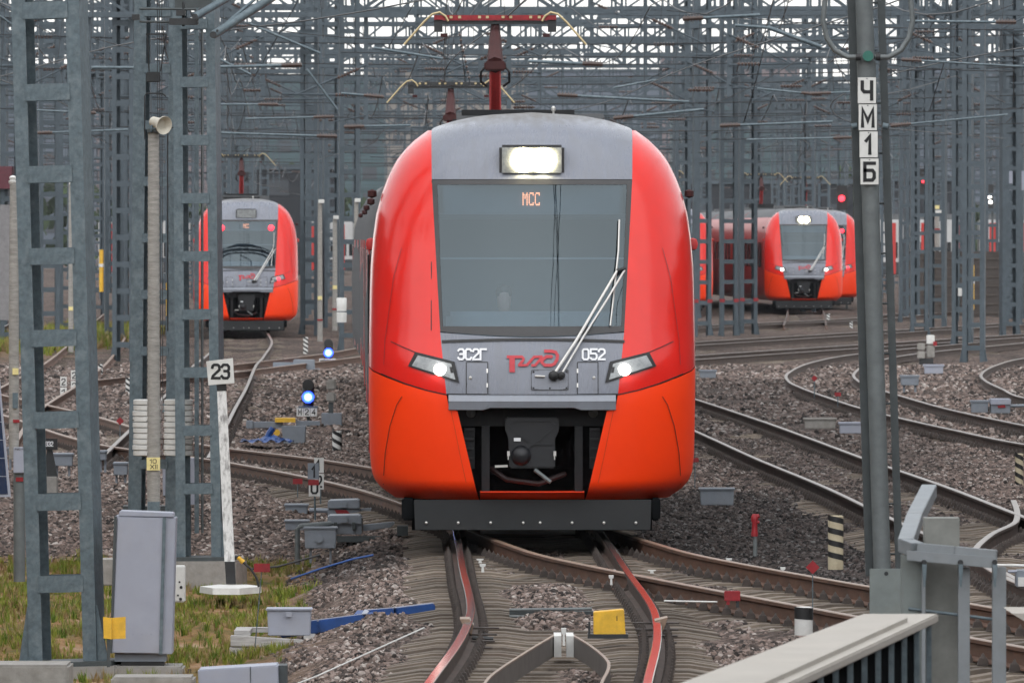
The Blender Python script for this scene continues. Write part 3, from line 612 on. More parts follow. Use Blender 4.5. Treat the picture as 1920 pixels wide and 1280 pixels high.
        mb.tube([(cx - 0.22, 1.75, 2.24), (cx - 0.27, 1.62, 2.0), (cx - 0.16, 1.35, 1.92), (cx - 0.12, 1.25, 1.95)], 0.055, 8, 0.035); mb.tube([(cx + 0.22, 1.75, 2.24), (cx + 0.27, 1.62, 2.0), (cx + 0.16, 1.35, 1.92), (cx + 0.12, 1.25, 1.95)], 0.055, 8, 0.035)
        per = empty('person', Vector(loc) + Vector((cx, 1.75, 1.6)), label='driver in dark uniform seated behind the windscreen of the front train', cat='person')
        o = mb.build('clothing', UNIF, per, smooth=True, loc=(-cx, -1.75, -1.6))
        hd = MB(); hd.lathe([(0.03, 2.30 + 0.10), (0.062, 2.43), (0.078, 2.50), (0.085, 2.57), (0.078, 2.64), (0.05, 2.69), (0.02, 2.7)], (cx, 1.73, 0), 14); hd.v = [(cx + (x - cx) * 0.92, y, z) for x, y, z in hd.v]
        hd.box(cx - 0.012, cx + 0.012, 1.625, 1.66, 2.52, 2.56)
        hd.build('head', SKIN, per, smooth=True, loc=(-cx, -1.75, -1.6))
        MB().lathe([(0.088, 2.60), (0.092, 2.66), (0.07, 2.71), (0.02, 2.73)], (cx, 1.745, 0), 14).build('hair', HAIR, per, smooth=True, loc=(-cx, -1.75, -1.6))
    # display letters in dots
    if detail:
        dots = {'M': ['10001', '11011', '10101', '10101', '10001', '10001', '10001', '10001'], 'C': ['01111', '10001', '10000', '10000', '10000', '10000', '10001', '01111']}
        mb = MB()
        for k, ch in enumerate('MCC'):
            for r_, row in enumerate(dots[ch]):
                for q, b in enumerate(row):
                    if b == '1':
                        x = tx(981 + k * 11.6 + q * 1.9); z = tz(361.5 + r_ * 3.1); mb.box(x - 0.005, x + 0.005, 1.10, 1.11, z - 0.0075, z + 0.0075)
        tag(mb.build('display_lettering', LAMPO, root), kind='stuff')
    # grey front panel below the window
    patch('front_panel', T_GREY, lambda z: -XGR(z), XGR, c(tz(739)), lambda u: tz(624 + 9 * math.sin(math.pi * u)), 30, 24, 0.0)
    strip('seal', BLACK, [(828 + (1172 - 828) * i / 16, 640.5 - 4.0 * math.sin(math.pi * i / 16)) for i in range(17)], 5, 0.012)
    strip('panel_joint', BLACK, [(838 + (1160 - 838) * i / 12, 739 + 1.5 * math.sin(math.pi * i / 12)) for i in range(13)], 2.6, 0.008)
    lp = MB()
    prof = [(740, 0.0), (743, 0.05), (752, 0.075), (754, 0.07), (764, 0.05), (765, 0.0)]
    for i in range(24):
        u0, u1 = i / 24, (i + 1) / 24
        for (ya, oa), (yb, ob) in zip(prof, prof[1:]):
            def q(u, y, o):
                x = tx(lerp(841, 1155, u)); notch = 4 if (abs(lerp(841, 1155, u) - 998) > 88 and y > 760) else 0
                return srf(x, tz(y + notch), o)
            lp.add([q(u0, yb, ob), q(u1, yb, ob), q(u1, ya, oa), q(u0, ya, oa)], [(0, 1, 2, 3)])
    lp.build('bumper_lip', T_LIP, root)
    for x0, x1, hx, kx in ((874.5, 914.5, 913.5, 882), (1083, 1121.5, 1083, 1114)):
        dr = quad('access_door', T_GREY, [(x0, 679), (x1, 679), (x1, 738), (x0, 738)], 0.012)
        for pts in ([(x0, 679), (x1, 679)], [(x0, 679), (x0, 738)], [(x1, 679), (x1, 738)]): strip('panel_joint', BLACK, [(lerp(pts[0][0], pts[1][0], t / 4), lerp(pts[0][1], pts[1][1], t / 4)) for t in range(5)], 1.6, 0.014, dr)
        for y in (695, 722): quad('hinge', CHROME, [(hx - 1.4, y - 4), (hx + 1.4, y - 4), (hx + 1.4, y + 4), (hx - 1.4, y + 4)], 0.016, 1, dr)
        MB().lathe([(0.018, 0), (0.016, -0.012), (0.002, -0.014)], srf(tx(kx), tz(708), 0.010), 10, 'y').build('lock', CHROME, dr, smooth=True)
    wp = quad('wiper_plate', T_GREY, [(997, 694), (1065, 694), (1065, 730), (997, 730)], 0.014)
    for pts in ([(997, 694), (1065, 694)], [(997, 730), (1065, 730)], [(997, 694), (997, 730)], [(1065, 694), (1065, 730)]): strip('panel_joint', BLACK, pts, 1.5, 0.016, wp)
    for x, y in ((1000.5, 697), (1062, 697), (1000.5, 727), (1031, 727.5), (1062, 727)): MB().lathe([(0.010, 0), (0.009, -0.006), (0.002, -0.008)], srf(tx(x), tz(y), 0.014), 8, 'y').build('bolt', BLACK, wp)
    # wiper
    def fp(px, py, off): return srf(tx(px), tz(py), off)
    wv = MB().lathe([(0.055, 0.02), (0.055, -0.05), (0.03, -0.07)], fp(1038, 704, 0.03), 14, 'y').build('wiper_pivot', BLACK, root, smooth=True)
    MB().lathe([(0.04, 0.02), (0.04, -0.05), (0.02, -0.06)], fp(1053, 703, 0.03), 12, 'y').build('wiper_pivot', BLACK, root, smooth=True)
    MB().tube([fp(1040, 700, 0.07), fp(1080, 640, 0.085), fp(1120, 572, 0.09), fp(1158, 508, 0.06)], 0.020, 8, 0.014).build('wiper_arm', CHROME, root, smooth=True)
    MB().tube([fp(1055, 698, 0.07), fp(1094, 632, 0.085), fp(1140, 560, 0.09), fp(1174, 504, 0.06)], 0.012, 8).build('wiper_arm', CHROME, root, smooth=True)
    MB().tube([fp(1158, 508, 0.06), fp(1174, 504, 0.06)], 0.022, 8).build('wiper_link', BLACK, root)
    MB().tube([fp(1163, 412, 0.02), fp(1161, 470, 0.035), fp(1156, 515, 0.04), fp(1150, 570, 0.035), fp(1145, 611, 0.02)], 0.011, 6).build('wiper_blade', CHROME, root, smooth=True)
    MB().tube([fp(1003, 705, 0.03), fp(1022, 706, 0.03)], 0.012, 6).build('wiper_nozzle', CHROME, root)
    # lettering and emblem
    if lettering:
        for t, x0, x1 in ((lettering[0], 857.5, 913), (lettering[1], 1091, 1136)):
            W_, H_ = tx(x1) - tx(x0), tz(653) - tz(675.5); vs, fs = text_verts(t, W_, H_, 0.16); mb = MB(); mb.add([srf(tx(x0) + u, tz(675.5) + v, 0.020 + 0.0006 * l) for u, v, l in vs], fs); mb.build('lettering', INKW, root)
    C2 = lambda l: [(740 + x / 3.692, 600 + y / 3.692) for x, y in l]
    for pts, w in (([(776, 254), (850, 254), (882, 254), (893, 266), (885, 284), (858, 316)], 5.2), ([(813, 256), (813, 300), (813, 360)], 10.5), ([(856, 312), (884, 312), (912, 312)], 4.6), ([(912, 314), (935, 290), (966, 254), (1024, 253)], 5.0), ([(1022, 254), (1000, 282), (972, 312), (946, 313)], 5.0), ([(1035, 215), (1085, 215), (1115, 222), (1128, 243), (1124, 275), (1105, 303), (1085, 312), (1040, 312), (1018, 292), (1028, 270), (1052, 252), (1085, 252), (1092, 258)], 6.0)):
        strip('emblem', LOGO, C2(pts), w, 0.02)
    # lamps
    tl = pbox('roof_lamp', T_FRAME, 936, 270, 1059, 328, 1.02, 1.5, bevel=0.03)
    MB().grid(lambda u, v: Vector((lerp(tx(941), tx(1054), u), 1.005, lerp(tz(323), tz(275), v))), 2, 2).build('reflector', LENS, tl)
    if head == 'white':
        for cx in (982, 1020): MB().lathe([(0.135, 0.0), (0.13, -0.012), (0.06, -0.02)], (tx(cx), 0.995, tz(299)), 20, 'y').build('bulb', LAMPW, tl)
    for sg in (-1, 1):
        mir = lambda l: [(998 + sg * (998 - x), y) for x, y in l]
        hl = quad('headlight', BLACK, mir([(778, 660), (852, 678), (861, 718), (764, 687)]), 0.018, 10)
        quad('reflector', LENS, mir([(783, 666.5), (846, 682), (854, 712), (771.5, 686)]), 0.024, 10, hl)
        quad('bezel', BLACK, mir([(843, 688), (847.5, 688), (850, 699), (845, 699)]), 0.027, 3, hl)
        ctr = srf(tx(998 + sg * 173.5), tz(693), 0.035)
        lm = {'white': LAMPC, 'tail': LENS}[head]
        MB().lathe([(0.066, 0.03), (0.066, -0.02), (0.04, -0.03), (0.005, -0.033)], ctr, 16, 'y').build('bulb', lm, hl, smooth=True)
        if head == 'tail' and sg == 1:
            MB().lathe([(0.07, 0.03), (0.07, -0.03), (0.005, -0.04)], srf(tx(998 + 190), tz(690), 0.05), 12, 'y').build('tail_lamp', LAMPR, hl)
        if head == 'tail':
            MB().lathe([(0.10, 0.03), (0.09, -0.03), (0.005, -0.04)], Vector((tx(998 + sg * 148), 0.9, tz(384))), 14, 'y').build('marker_lamp', LAMPR, root)
    # coupler bay and coupler
    pbox('coupler_bay', T_BAY, 850, 755, 1146, 935, 0.95, 1.0)
    for sg in (-1, 1):
        s_ = lambda a, b: (998 + sg * a, 998 + sg * b) if sg == 1 else (998 - b, 998 - a)
        a_, b_ = s_(80, 95); pbox('bay_frame', T_DARK, a_, 800, b_, 924, 0.30, 0.42)
        a_, b_ = s_(96, 145); pbox('bay_wall', T_BAY, a_, 762, b_, 930, 0.5, 0.6)
        a_, b_ = s_(108, 128); vt = pbox('vent', T_DARK, a_, 803, b_, 880, 0.36, 0.5)
        for y in (804, 822, 840, 858): pbox('louvre', T_PLOW, a_ + 1, y, b_ - 1, y + 4, 0.33, 0.36, vt)
        MB().lathe([(0.06, 0), (0.05, -0.04), (0.01, -0.06)], (tx(998 + sg * 115), 0.45, tz(775)), 12, 'y').build('bay_lamp', PIPE, root)
    pbox('bay_ceiling', T_DARK, 856, 764, 1140, 800, 0.42, 0.9)
    cp = MB(); cp.prism([(tx(x), tz(y)) for x, y in [(948, 783), (1047, 783), (1049, 806), (1041, 822), (1041, 878), (955, 878), (953, 822), (947, 806)]], 0.16, 0.5)
    cover = cp.build('coupler', T_COUP, root, bevel=0.015)
    for a, b in (((954, 799), (964, 789)), ((964, 789), (1032, 789)), ((1032, 789), (1042, 799)), ((956, 800), (990, 829)), ((1042, 800), (1008, 829)), ((998, 833), (1038, 833)), ((985, 845), (998, 833))):
        MB().bar((tx(a[0]), 0.15, tz(a[1])), (tx(b[0]), 0.15, tz(b[1])), 0.014, 0.016).build('rib', T_COUP, cover)
    MB().lathe([(0.11, 0.0), (0.10, -0.05), (0.07, -0.08), (0.01, -0.10)], (tx(977), 0.16, tz(854)), 18, 'y').build('coupler_cone', T_COUP, cover, smooth=True)
    pbox('plate', INKW, 963.5, 821, 976.5, 827.5, 0.145, 0.155, cover)
    for x in (953, 1040): pbox('latch', CHROME, x - 2, 846, x + 3, 855, 0.12, 0.16, cover); pbox('latch', CHROME, x - 1, 853, x + 1, 862, 0.11, 0.13, cover)
    MB().bar((tx(928), 0.2, tz(875)), (tx(952), 0.2, tz(874)), 0.025).build('release_lever', CHROME, cover)
    MB().tube([(tx(1003), 0.12, tz(881)), (tx(1033), 0.08, tz(904))], 0.022, 8).build('hose_end', PIPE, cover)
    MB().tube([(tx(920), 0.5, tz(880)), (tx(950), 0.35, tz(900)), (tx(1010), 0.32, tz(908)), (tx(1060), 0.5, tz(890))], 0.03, 8).build('air_hose', mat('hose_maroon', (0.018, 0.006, 0.006), 0.6), cover, smooth=True)
    MB().grid(lambda u, v: srf(tx(lerp(900, 1096, u)), tz(lerp(937, 922, v)), 0.02), 12, 3).build('centre_bar', T_ORG, root, smooth=True)
    MB().box(tx(900), tx(1096), 0.1, 0.5, tz(923), tz(922)).build('centre_bar_top', T_ORG, root)
    # plough and running gear
    pl = MB(); pl.prism([(tx(776), tz(938)), (tx(1222), tz(938)), (tx(1220), tz(994)), (tx(778), tz(994))], 0.24, 0.30); plow = pl.build('plough_board', T_PLOW, root)
    pbox('plough_joint', BLACK, 998.5, 972, 1000.5, 994, 0.233, 0.24, plow)
    for x in (799, 859, 920, 981, 1013, 1073, 1133, 1193): MB().lathe([(0.016, 0.0), (0.015, -0.016), (0.004, -0.022)], (tx(x), 0.24, tz(981)), 10, 'y').build('bolt', CHROME, plow)
    for sg in (-1, 1):
        a, b = (752, 776) if sg < 0 else (1222, 1240); pbox('sand_box', VOID, a, 936, b, 978, 0.5, 1.0, bevel=0.02)
    pbox('draw_frame', T_BAY, 770, 925, 1226, 1000, 1.2, 2.2)
    MB().tube([(tx(900), 0.9, tz(1000)), (tx(1080), 0.9, tz(1001))], 0.03, 8).build('brake_rod', PIPE, root)
    for y_ in (3.0, 5.6):
        for sg in (-1, 1):
            MB().lathe([(0.43, -0.06), (0.46, -0.03), (0.45, 0.04), (0.30, 0.05), (0.28, 0.06)], (sg * 0.77, y_, 0.455), 28, 'x').build('wheel', T_DARK, root, smooth=True)
        MB().box(-1.15, 1.15, y_ - 0.2, y_ + 0.2, 0.35, 0.75).build('axle_box', T_BAY, root)
    # carriages: the section of the nose carried back, along the bend of the track
    ring = [(tz(938), WZ(tz(938)))] + [(tz(y), WZ(tz(y))) for y in (920, 890, 800, 640, 500, 400, 330, 280, 240, 218, 206)]
    bend = bends or (lambda s: 0.0)
    for k in range(cars):
        s0 = 0.0 if k == 0 else 24.4 + (k - 1) * 26.0; s1 = 24.0 if k == 0 else s0 + 25.6
        m_ = MB(); vs = []
        if k == 0:
            front = [Vector((sg * w, YC(z) + 1.35, z)) for sg in (1,) for z, w in ring] + [Vector((-w, YC(z) + 1.35, z)) for z, w in reversed(ring)]
        else: front = [Vector((w + bend(s0), s0, z)) for z, w in ring] + [Vector((-w + bend(s0), s0, z)) for z, w in reversed(ring)]
        back = [Vector((w + bend(s1), s1, z)) for z, w in ring] + [Vector((-w + bend(s1), s1, z)) for z, w in reversed(ring)]
        n = len(front); m_.v = [tuple(v) for v in front + back]
        for j in range(n - 1):
            zz = (front[j].z + front[j + 1].z) / 2; m_.f.append((j, n + j, n + j + 1, j + 1)); m_.mi.append(1 if zz > tz(262) else 0)
        if k: m_.f.append(tuple(range(n))); m_.mi.append(0)
        m_.f.append(tuple(range(2 * n - 1, n - 1, -1))); m_.mi.append(0)
        car = m_.build('carriage', [side or T_SIDE, T_ROOF], root, smooth=True, angle=0.5)
        for sg in (-1, 1):
            for i in range(9):
                t0 = s0 + 3.4 + i * 2.4; t1 = t0 + 1.6
                if t1 > s1 - 0.5: break
                a, b = bend(t0) + sg * 1.762, bend(t1) + sg * 1.762
                door = i in (2, 6)
                z0, z1 = (0.75, 3.2) if door else (1.95, 3.05)
                e = sg * 0.012
                MB().add([(a, t0, z0), (b, t1, z0), (b, t1, z1), (a, t0, z1), (a + e, t0, z0), (b + e, t1, z0), (b + e, t1, z1), (a + e, t0, z1)], [(0,1,2,3), (4,5,6,7), (0,1,5,4), (1,2,6,5), (2,3,7,6), (3,0,4,7)]).build('door' if door else 'window', T_SIDER if door else T_WIN, car)
            if k == 0:
                bl = MB().lathe([(0.0, -0.07), (0.045, -0.055), (0.062, 0), (0.045, 0.055), (0.0, 0.07)], (sg * 1.765, 2.4, tz(458)), 12).build('side_camera', PANR, car, smooth=True)
            ax = bend(s0 + 1) + sg * 1.74
            MB().lathe([(0.0, -0.05), (0.05, -0.03), (0.05, 0.03), (0.0, 0.05)], (ax, s0 + (2.4 if k == 0 else 0.5), 3.72), 10).build('marker_lamp', PANM, car)
        for q in (0.62,): MB().box(bend(s0) - 0.9, bend(s0) + 0.9, lerp(s0, s1, q), lerp(s0, s1, q) + 3, 4.60, 4.76).build('roof_unit', T_ROOF, car)
    # grille edge and small horn on the roof front
    MB().box(-0.78, 0.48, 4.2, 4.4, 4.60, 4.665).build('roof_rail', T_DARK, root)
    MB().lathe([(0.012, 4.6), (0.012, 4.69), (0.025, 4.70), (0.025, 4.73), (0.01, 4.75)], (0.24, 3.0, -0.06), 10).build('horn', CHROME, root)
    # pantographs
    for s in panto:
        strip_m = REDP if (s < 50 and lettering) else STEELB
        X = bend(s); sub = empty('pantograph', (X, s, 4.7)); sub.parent = root
        def tb(name, m, pts, r, r1=None): return MB().tube(pts, r, 8, r1).build(name, m, sub, smooth=True)
        hz = 6.33 - 4.7
        tb('lower_arm', PANR, [(0, 1.6, 0.1), (0, -0.1, 0.98)], 0.085, 0.078)
        tb('upper_arm', PANM, [(0, -0.1, 0.95), (0, 0.1, 1.05), (0, 0.6, 1.3), (0, 0.9, 1.42), (0, 0.95, hz - 0.05)], 0.125, 0.055)
        MB().box(-0.15, 0.15, -0.25, 0.15, 0.87, 1.0).build('knuckle', PANM, sub, bevel=0.02)
        MB().box(-0.78, 0.78, 0.85, 0.93, hz - 0.09, hz - 0.04).build('head_frame', STEELB, sub)
        MB().box(-0.86, 0.86, 0.80, 0.84, hz - 0.03, hz + 0.035).build('contact_strip', strip_m, sub)
        MB().box(-0.86, 0.86, 1.2, 1.24, hz - 0.03, hz + 0.035).build('contact_strip', strip_m, sub)
        for x in (-.62, -.5, -.22, -.11, .11, .22, .5, .62): MB().box(x - 0.02, x + 0.02, 0.785, 0.80, hz - 0.01, hz + 0.025).build('clip', GOLD, sub)
        for sg in (-1, 1):
            tb('horn', GOLD, [(sg * 0.66, 0.78, hz - 0.05), (sg * 0.70, 0.78, hz + 0.02), (sg * 0.78, 0.78, hz + 0.075), (sg * 0.88, 0.78, hz + 0.05), (sg * 1.0, 0.78, hz - 0.06), (sg * 1.28, 0.78, hz - 0.38)], 0.016)
            MB().box(sg * 0.8 - 0.06, sg * 0.8 + 0.06, 0.84, 0.98, hz - 0.2, hz - 0.03).build('spring_box', STEELB, sub)
            MB().box(sg * 0.72 - 0.05, sg * 0.72 + 0.05, 0.86, 0.96, hz - 0.27, hz - 0.22).build('tag', PANM, sub)
            tb('shunt', CABLE, [(sg * 0.12, 0.1, 0.95), (sg * 0.2, 0.1, 0.86), (sg * 0.2, 0.2, 0.72), (sg * 0.12, 0.3, 0.66)], 0.018)
        MB().box(-0.6, 0.6, 0.4, 2.0, 0.0, 0.2).build('base_frame', T_DARK, sub)
    return root

bendA = lambda s: XA(103 + s) - XA(103)
train('front red and orange electric train with grey face and three lit headlights', (XA(103), 103, 0), 0, 5, head='white', bends=bendA, panto=(31.2, 89), driver=True)
train('distant grey faced red train with red tail lights on the left', (XG(328) + 0.08, 328, 0), -math.atan((XG(360) - XG(328)) / 32), 3, head='tail', detail=True, panto=(30,), lettering=None)
train('distant oncoming red train with yellow headlight on the right', (XR(433) - 0.05, 433, 0.0), 0.0, 4, T_SIDER, head='white', detail=False, bends=lambda s: -0.034 * s, panto=(32,), lettering=None)
train('red train half hidden behind the oncoming train on the right', (XR(433) + 1.7, 458, 0.0), 0.0, 2, head='tail', detail=False, panto=(30,), lettering=None)
train('red train mostly hidden behind the masts right of the front train', (at(1262, 600, 420).x, 420, 0.0), 0.0, 3, head='white', detail=False, panto=(30, 44), lettering=None)

# ------------------------------------------------------------------ masts
ORD = ['first', 'second', 'third', 'fourth', 'fifth', 'sixth', 'seventh', 'eighth', 'ninth', 'tenth', 'eleventh', 'twelfth', 'thirteenth', 'fourteenth', 'fifteenth', 'sixteenth', 'seventeenth', 'eighteenth']
def channel(mb, x0, x1, dep, z0, z1, open_to):            # C section post: web outside, flanges front and back
    t = 0.014
    wx = (x0, x0 + t) if open_to > 0 else (x1 - t, x1)
    mb.box(wx[0], wx[1], -dep / 2, dep / 2, z0, z1)
    mb.box(x0, x1, -dep / 2 - t, -dep / 2, z0, z1); mb.box(x0, x1, dep / 2, dep / 2 + t, z0, z1)
def mast(name, label, loc, w, h, pw=0.17, dep=0.36, pitch=0.70, bh=0.14, z_first=0.5, rz=0, lean=0, taper=0.0, group='lattice masts', m=GALV, foundation=True, back=True, joined=False):
    root = empty(name, loc, rz, label=label, cat='mast', group=group); root.rotation_euler = (0, lean, rz)
    for sg in (-1, 1):
        mb = MB(); channel(mb, sg * w / 2 - (pw if sg > 0 else 0), sg * w / 2 + (pw if sg < 0 else 0), dep, 0, h, 1 if sg < 0 else -1)
        if taper: mb.v = [(x * (1 + taper * (1 - z / h)), y, z) for x, y, z in mb.v]
        o = mb.build('post', m, root)
        gs = MB(); gs.prism([(sg * w / 2, 0.0), (sg * (w / 2 + 0.10), 0.0), (sg * (w / 2 + 0.012), 0.5), (sg * w / 2, 0.5)], -0.16, -0.14).build('gusset', m, o)
    inner = w - 2 * pw; zs = []
    z = z_first
    while z < h - 0.1: zs.append(z); z += pitch
    if joined:
        mb = MB()
        for z in zs: mb.box(-inner / 2 - 0.04, inner / 2 + 0.04, -dep / 2 - 0.022, -dep / 2 - 0.015, z, z + bh)
        tag(mb.build('battens', m, root), kind='stuff')
    else:
        me = MB().box(-inner / 2 - 0.02, inner / 2 + 0.02, -0.006, 0.006, 0, bh).mesh('batten', m)
        for z in zs:
            s = 1 + taper * (1 - z / h)
            link('batten', me, root, (0, -dep / 2 - 0.0225, z), (0, 0, 0), (s, 1, 1))
            if back: link('batten', me, root, (0, dep / 2 + 0.0225, z), (0, 0, 0), (s, 1, 1))
    if foundation:
        MB().box(-w / 2 - 0.16, w / 2 + 0.16, -dep / 2 - 0.18, dep / 2 + 0.18, -0.02, 0.02).build('base_plate', GALVD, root)
        MB().box(-w / 2 - 0.22, w / 2 + 0.22, -dep / 2 - 0.25, dep / 2 + 0.25, -0.7, -0.022).build('foundation', CONC, root, bevel=0.02)
    return root

# the big mast at the left edge
b1 = at(126, 1242, 83.6)
m1 = mast('lattice_mast', 'tall galvanised ladder mast nearest the camera at the left edge', b1, 0.60, 8.2, 0.12, 0.36, 0.712, 0.145, 0.62, rz=R(-9), lean=R(-1.55))
MB().box(-0.44, 0.44, -0.42, 0.42, -0.06, -0.024).build('base_slab', CONC, m1)
# the pair behind the loudspeaker pole
b2 = at(290, 1052, 105.5); b3 = at(377, 1046, 104)
m2 = mast('lattice_mast', 'galvanised ladder mast carrying white round counterweights behind the loudspeaker pole', b2, 0.50, 8.6, 0.13, 0.30, 0.62, 0.10, 0.4, rz=R(-6), lean=R(0.55), taper=0.12)
m3 = mast('lattice_mast', 'galvanised ladder mast standing behind the white post with number 23', b3, 0.44, 8.6, 0.095, 0.34, 0.628, 0.112, 0.70, rz=R(-7), lean=R(-0.5), taper=0.12)
MB().box(-0.3, 0.3, -0.23, -0.2, 6.1, 6.135).build('rusty_band', RUSTY, m3); MB().box(-0.2, 0.2, -0.215, -0.205, 5.95, 6.1).build('number_plate', GALVD, m3)
t = T('guy_post', 'grey tubular post standing inside the mast behind number 23', 'post', 375, 1000, 105.4)
t.box('channel', GALV, 364, 0, 372, 1000, 0.1, 0.16); t.tube('conduit', PIPE, [(378, 1000, 0.22), (378, 0, 0.22)], 2.5)
# weights
for px0, px1, lab in ((249, 305, 'left'), (307, 362, 'right')):
    t = T('counterweight', f'{lab} stack of white round tension weights hung on the mast', 'weight', (px0 + px1) / 2, 855, 104.2 + (0.25 if lab == 'left' else 0), 'tension weights on the left mast')
    r = (px1 - px0) / 2
    for i in range(10):
        y1 = 854 - i * 10.6; j = random.uniform(-1.2, 1.2)
        t.lathe('disc', WHITE, (px0 + px1) / 2 + j, [(r * 0.9, y1), (r, y1 - 1.2), (r, y1 - 9.0), (r * 0.88, y1 - 10.2)], 0, 20)
    t.tube('rod', GALVD, [((px0 + px1) / 2, 748, 0), ((px0 + px1) / 2, 560, 0)], 1.8)
    t.tube('strap', CABLE, [(px0 - 1, 787, -r * t.k * 0.3), ((px0 + px1) / 2, 789, -r * t.k * 1.02), (px1 + 1, 787, -r * t.k * 0.3)], 0.8)
# hangers and brackets on the pair
t = T('anchor_bracket', 'dark steel bracket with insulators clamped across the twin masts near the top', 'bracket', 330, 48, 103.4)
t.tube('clamp_bar', GALVD, [(262, 17, 0), (368, 18, 0)], 2.2); t.tube('clamp_bar', GALVD, [(262, 41, 0), (368, 42, 0)], 2.2)
t.box('clamp', STEELB, 331, 20, 348, 30, -0.1, 0.1); t.box('clamp', STEELB, 318, 35, 372, 47, -0.1, 0.08); t.box('clamp', STEELB, 248, 28, 262, 38, -0.1, 0.1)
t.tube('stud', STEELB, [(344, 4, 0), (344, 50, 0)], 2.5)
for i, (a, b, r) in enumerate((((366, 32), (424, -4), 7), ((400, 66), (520, -12), 8), ((408, 58), (480, -5), 3))):
    t = T('cantilever_strut', ['short thick', 'long thick', 'thin inner'][i] + ' galvanised strut rising right from the twin masts', 'strut', a[0], a[1], 103.0, 'struts on the twin masts')
    t.tube('strut_tube', GALV, [(a[0], a[1], 0), (b[0], b[1], 0.3)], r, 10); t.disc('end_pin', STEELB, a[0], a[1], r * 0.8, -0.06, 0.06)
t = T('pulley_hanger', 'dark stirrup shaped pulley hanger inside the left twin mast', 'hanger', 290, 155, 105.0)
t.tube('stirrup', STEELB, [(278, 66, -.2), (281, 135, -.2)], 1.3); t.tube('stirrup', STEELB, [(313, 66, -.2), (302, 135, -.2)], 1.3); t.box('bar', STEELB, 275, 64, 315, 67, -.23, -.2); t.box('weight_block', STEELB, 276, 136, 302, 155, -.3, -.1, 0.01)
for i, (x, y0, y1) in enumerate(((273, 176, 262), (316, 240, 620))):
    t = T('ladder_cage', ['short upper', 'long lower'][i] + ' black wire hoop guard on the left twin mast', 'guard', x, y1, 104.6, 'wire guards on twin mast')
    t.tube('hoop', STEELB, [(x, y1, -.25), (x, y0 + 5, -.25), (x + 4, y0, -.25), (x + 34, y0, -.25), (x + 40, y0 + 6, -.25)], 1.2)
for x in (299, 303, 307):
    t = T('tension_cable', f'{ {299: "leftmost", 303: "middle", 307: "rightmost"}[x]} thin steel cable running down the left twin mast', 'cable', x, 750, 104.2, 'cables of the tension weights'); t.tube('strand', WIRE, [(x - 2, -20, -.3), (x, 750, -.3)], 0.7, 6)

# ------------------------------------------------------------------ loudspeaker pole, left poles, number posts, cabinet
t = T('loudspeaker_pole', 'ribbed concrete pole with a date tag behind the grey cabinet', 'pole', 288, 1010, 95)
prof = []
for i in range(0, 57):
    y = 852 - i * 10.7; prof += [(12.4 - i * 0.028, y), (11.6 - i * 0.028, y - 6)]
t.lathe('pole_shaft', CONCP, 288, [(12, 1010), (12, 858)] + prof + [(11, 249), (11, 246)], 0, 16)
t.box('date_tag', YTAG, 275.5, 857, 300.5, 881, -0.078, -0.066); t.text('lettering', INK, '10', 281, 860, 294, 868, -0.08); t.text('lettering', INK, 'XII', 282, 870, 296, 878.5, -0.08)
t.box('collar', GALVD, 276, 242, 301, 249, -0.075, 0.075); t.box('clamp', GALV, 277, 940, 300, 958, -0.075, 0.05)
for i, (pa, pb) in enumerate((((0, 0), (0, 0)),)):
    t = T('horn_loudspeaker', 'cream horn loudspeaker on top of the ribbed pole', 'loudspeaker', 290, 247, 94.9)
    k = t.k; mb = MB()
    mb.lathe([(0.028, 0.0), (0.05, 0.02), (0.055, 0.10), (0.06, 0.14), (0.075, 0.17), (0.092, 0.20), (0.092, 0.215), (0.078, 0.205), (0.05, 0.15), (0.02, 0.14)], (0, 0, 0), 20)
    M_ = Matrix.Rotation(R(118), 4, 'X') @ Matrix.Identity(4); M_ = Matrix.Rotation(R(-42), 4, 'Z') @ Matrix.Rotation(R(100), 4, 'X')
    q = t.p(293, 231); mb.v = [tuple((M_.inverted() if False else Matrix.Rotation(R(38), 4, 'Z') @ Matrix.Rotation(R(102), 4, 'X')) @ Vector(v) + q + Vector((-0.045, 0.08, 0.02))) for v in mb.v]
    mb.build('horn', mat('speaker_cream', (0.46, 0.43, 0.36), 0.5), t.root, smooth=True)
    t.tube('bracket', GALV, [(284, 247, 0), (285, 236, 0), (291, 228, 0)], 2)
t = T('lamp_pole', 'weathered pole with white ball cap and yellow tag beside the left mast', 'pole', 33, 1090, 88)
t.lathe('shaft', CONCP, 26, [(9.5, 860), (9.5, 600), (7.5, 345), (7.5, 342)], 0, 14); t.lathe('sleeve', PIPE, 36, [(11, 1090), (11, 880), (10, 858)], 0, 14)
t.lathe('ball_cap', WHITE, 24, [(6, 345), (8, 342), (8, 339), (5, 338), (7, 333), (4, 330), (1, 329)], 0, 12); t.box('tag', YTAG, 24, 690, 35, 702, -0.06, -0.045)
t.box('label', GALV, 24, 736, 34, 765, -0.06, -0.045); t.box('red_band', REDP, 25, 786, 37, 792, -0.06, -0.045); t.box('red_band', REDP, 30, 894, 44, 902, -0.062, -0.05); t.box('meter_box', BOXL, 26, 838, 48, 886, -0.1, 0.02, 0.006); t.text('lettering', INK, 'РЩС-1', 29, 839.5, 44, 843, -0.102)
t = T('solar_panel', 'dark blue solar panel with pale frame cut by the left edge', 'solar panel', 0, 935, 78)
t.poly('frame', BOXL, [(-60, 640), (0, 715), (20, 931), (-60, 931)], -0.02, 0.02); pan = t.poly('cells', SOLAR, [(-60, 652), (-3, 722), (15, 926), (-60, 926)], -0.026, -0.02)
for i in range(4): t.poly('grid_line', BOXL, [(-60, 790 + i * 34), (4 + i * 3, 790 + i * 34), (4 + i * 3, 791 + i * 34), (-60, 791 + i * 34)], -0.029, -0.0265, parent=pan)
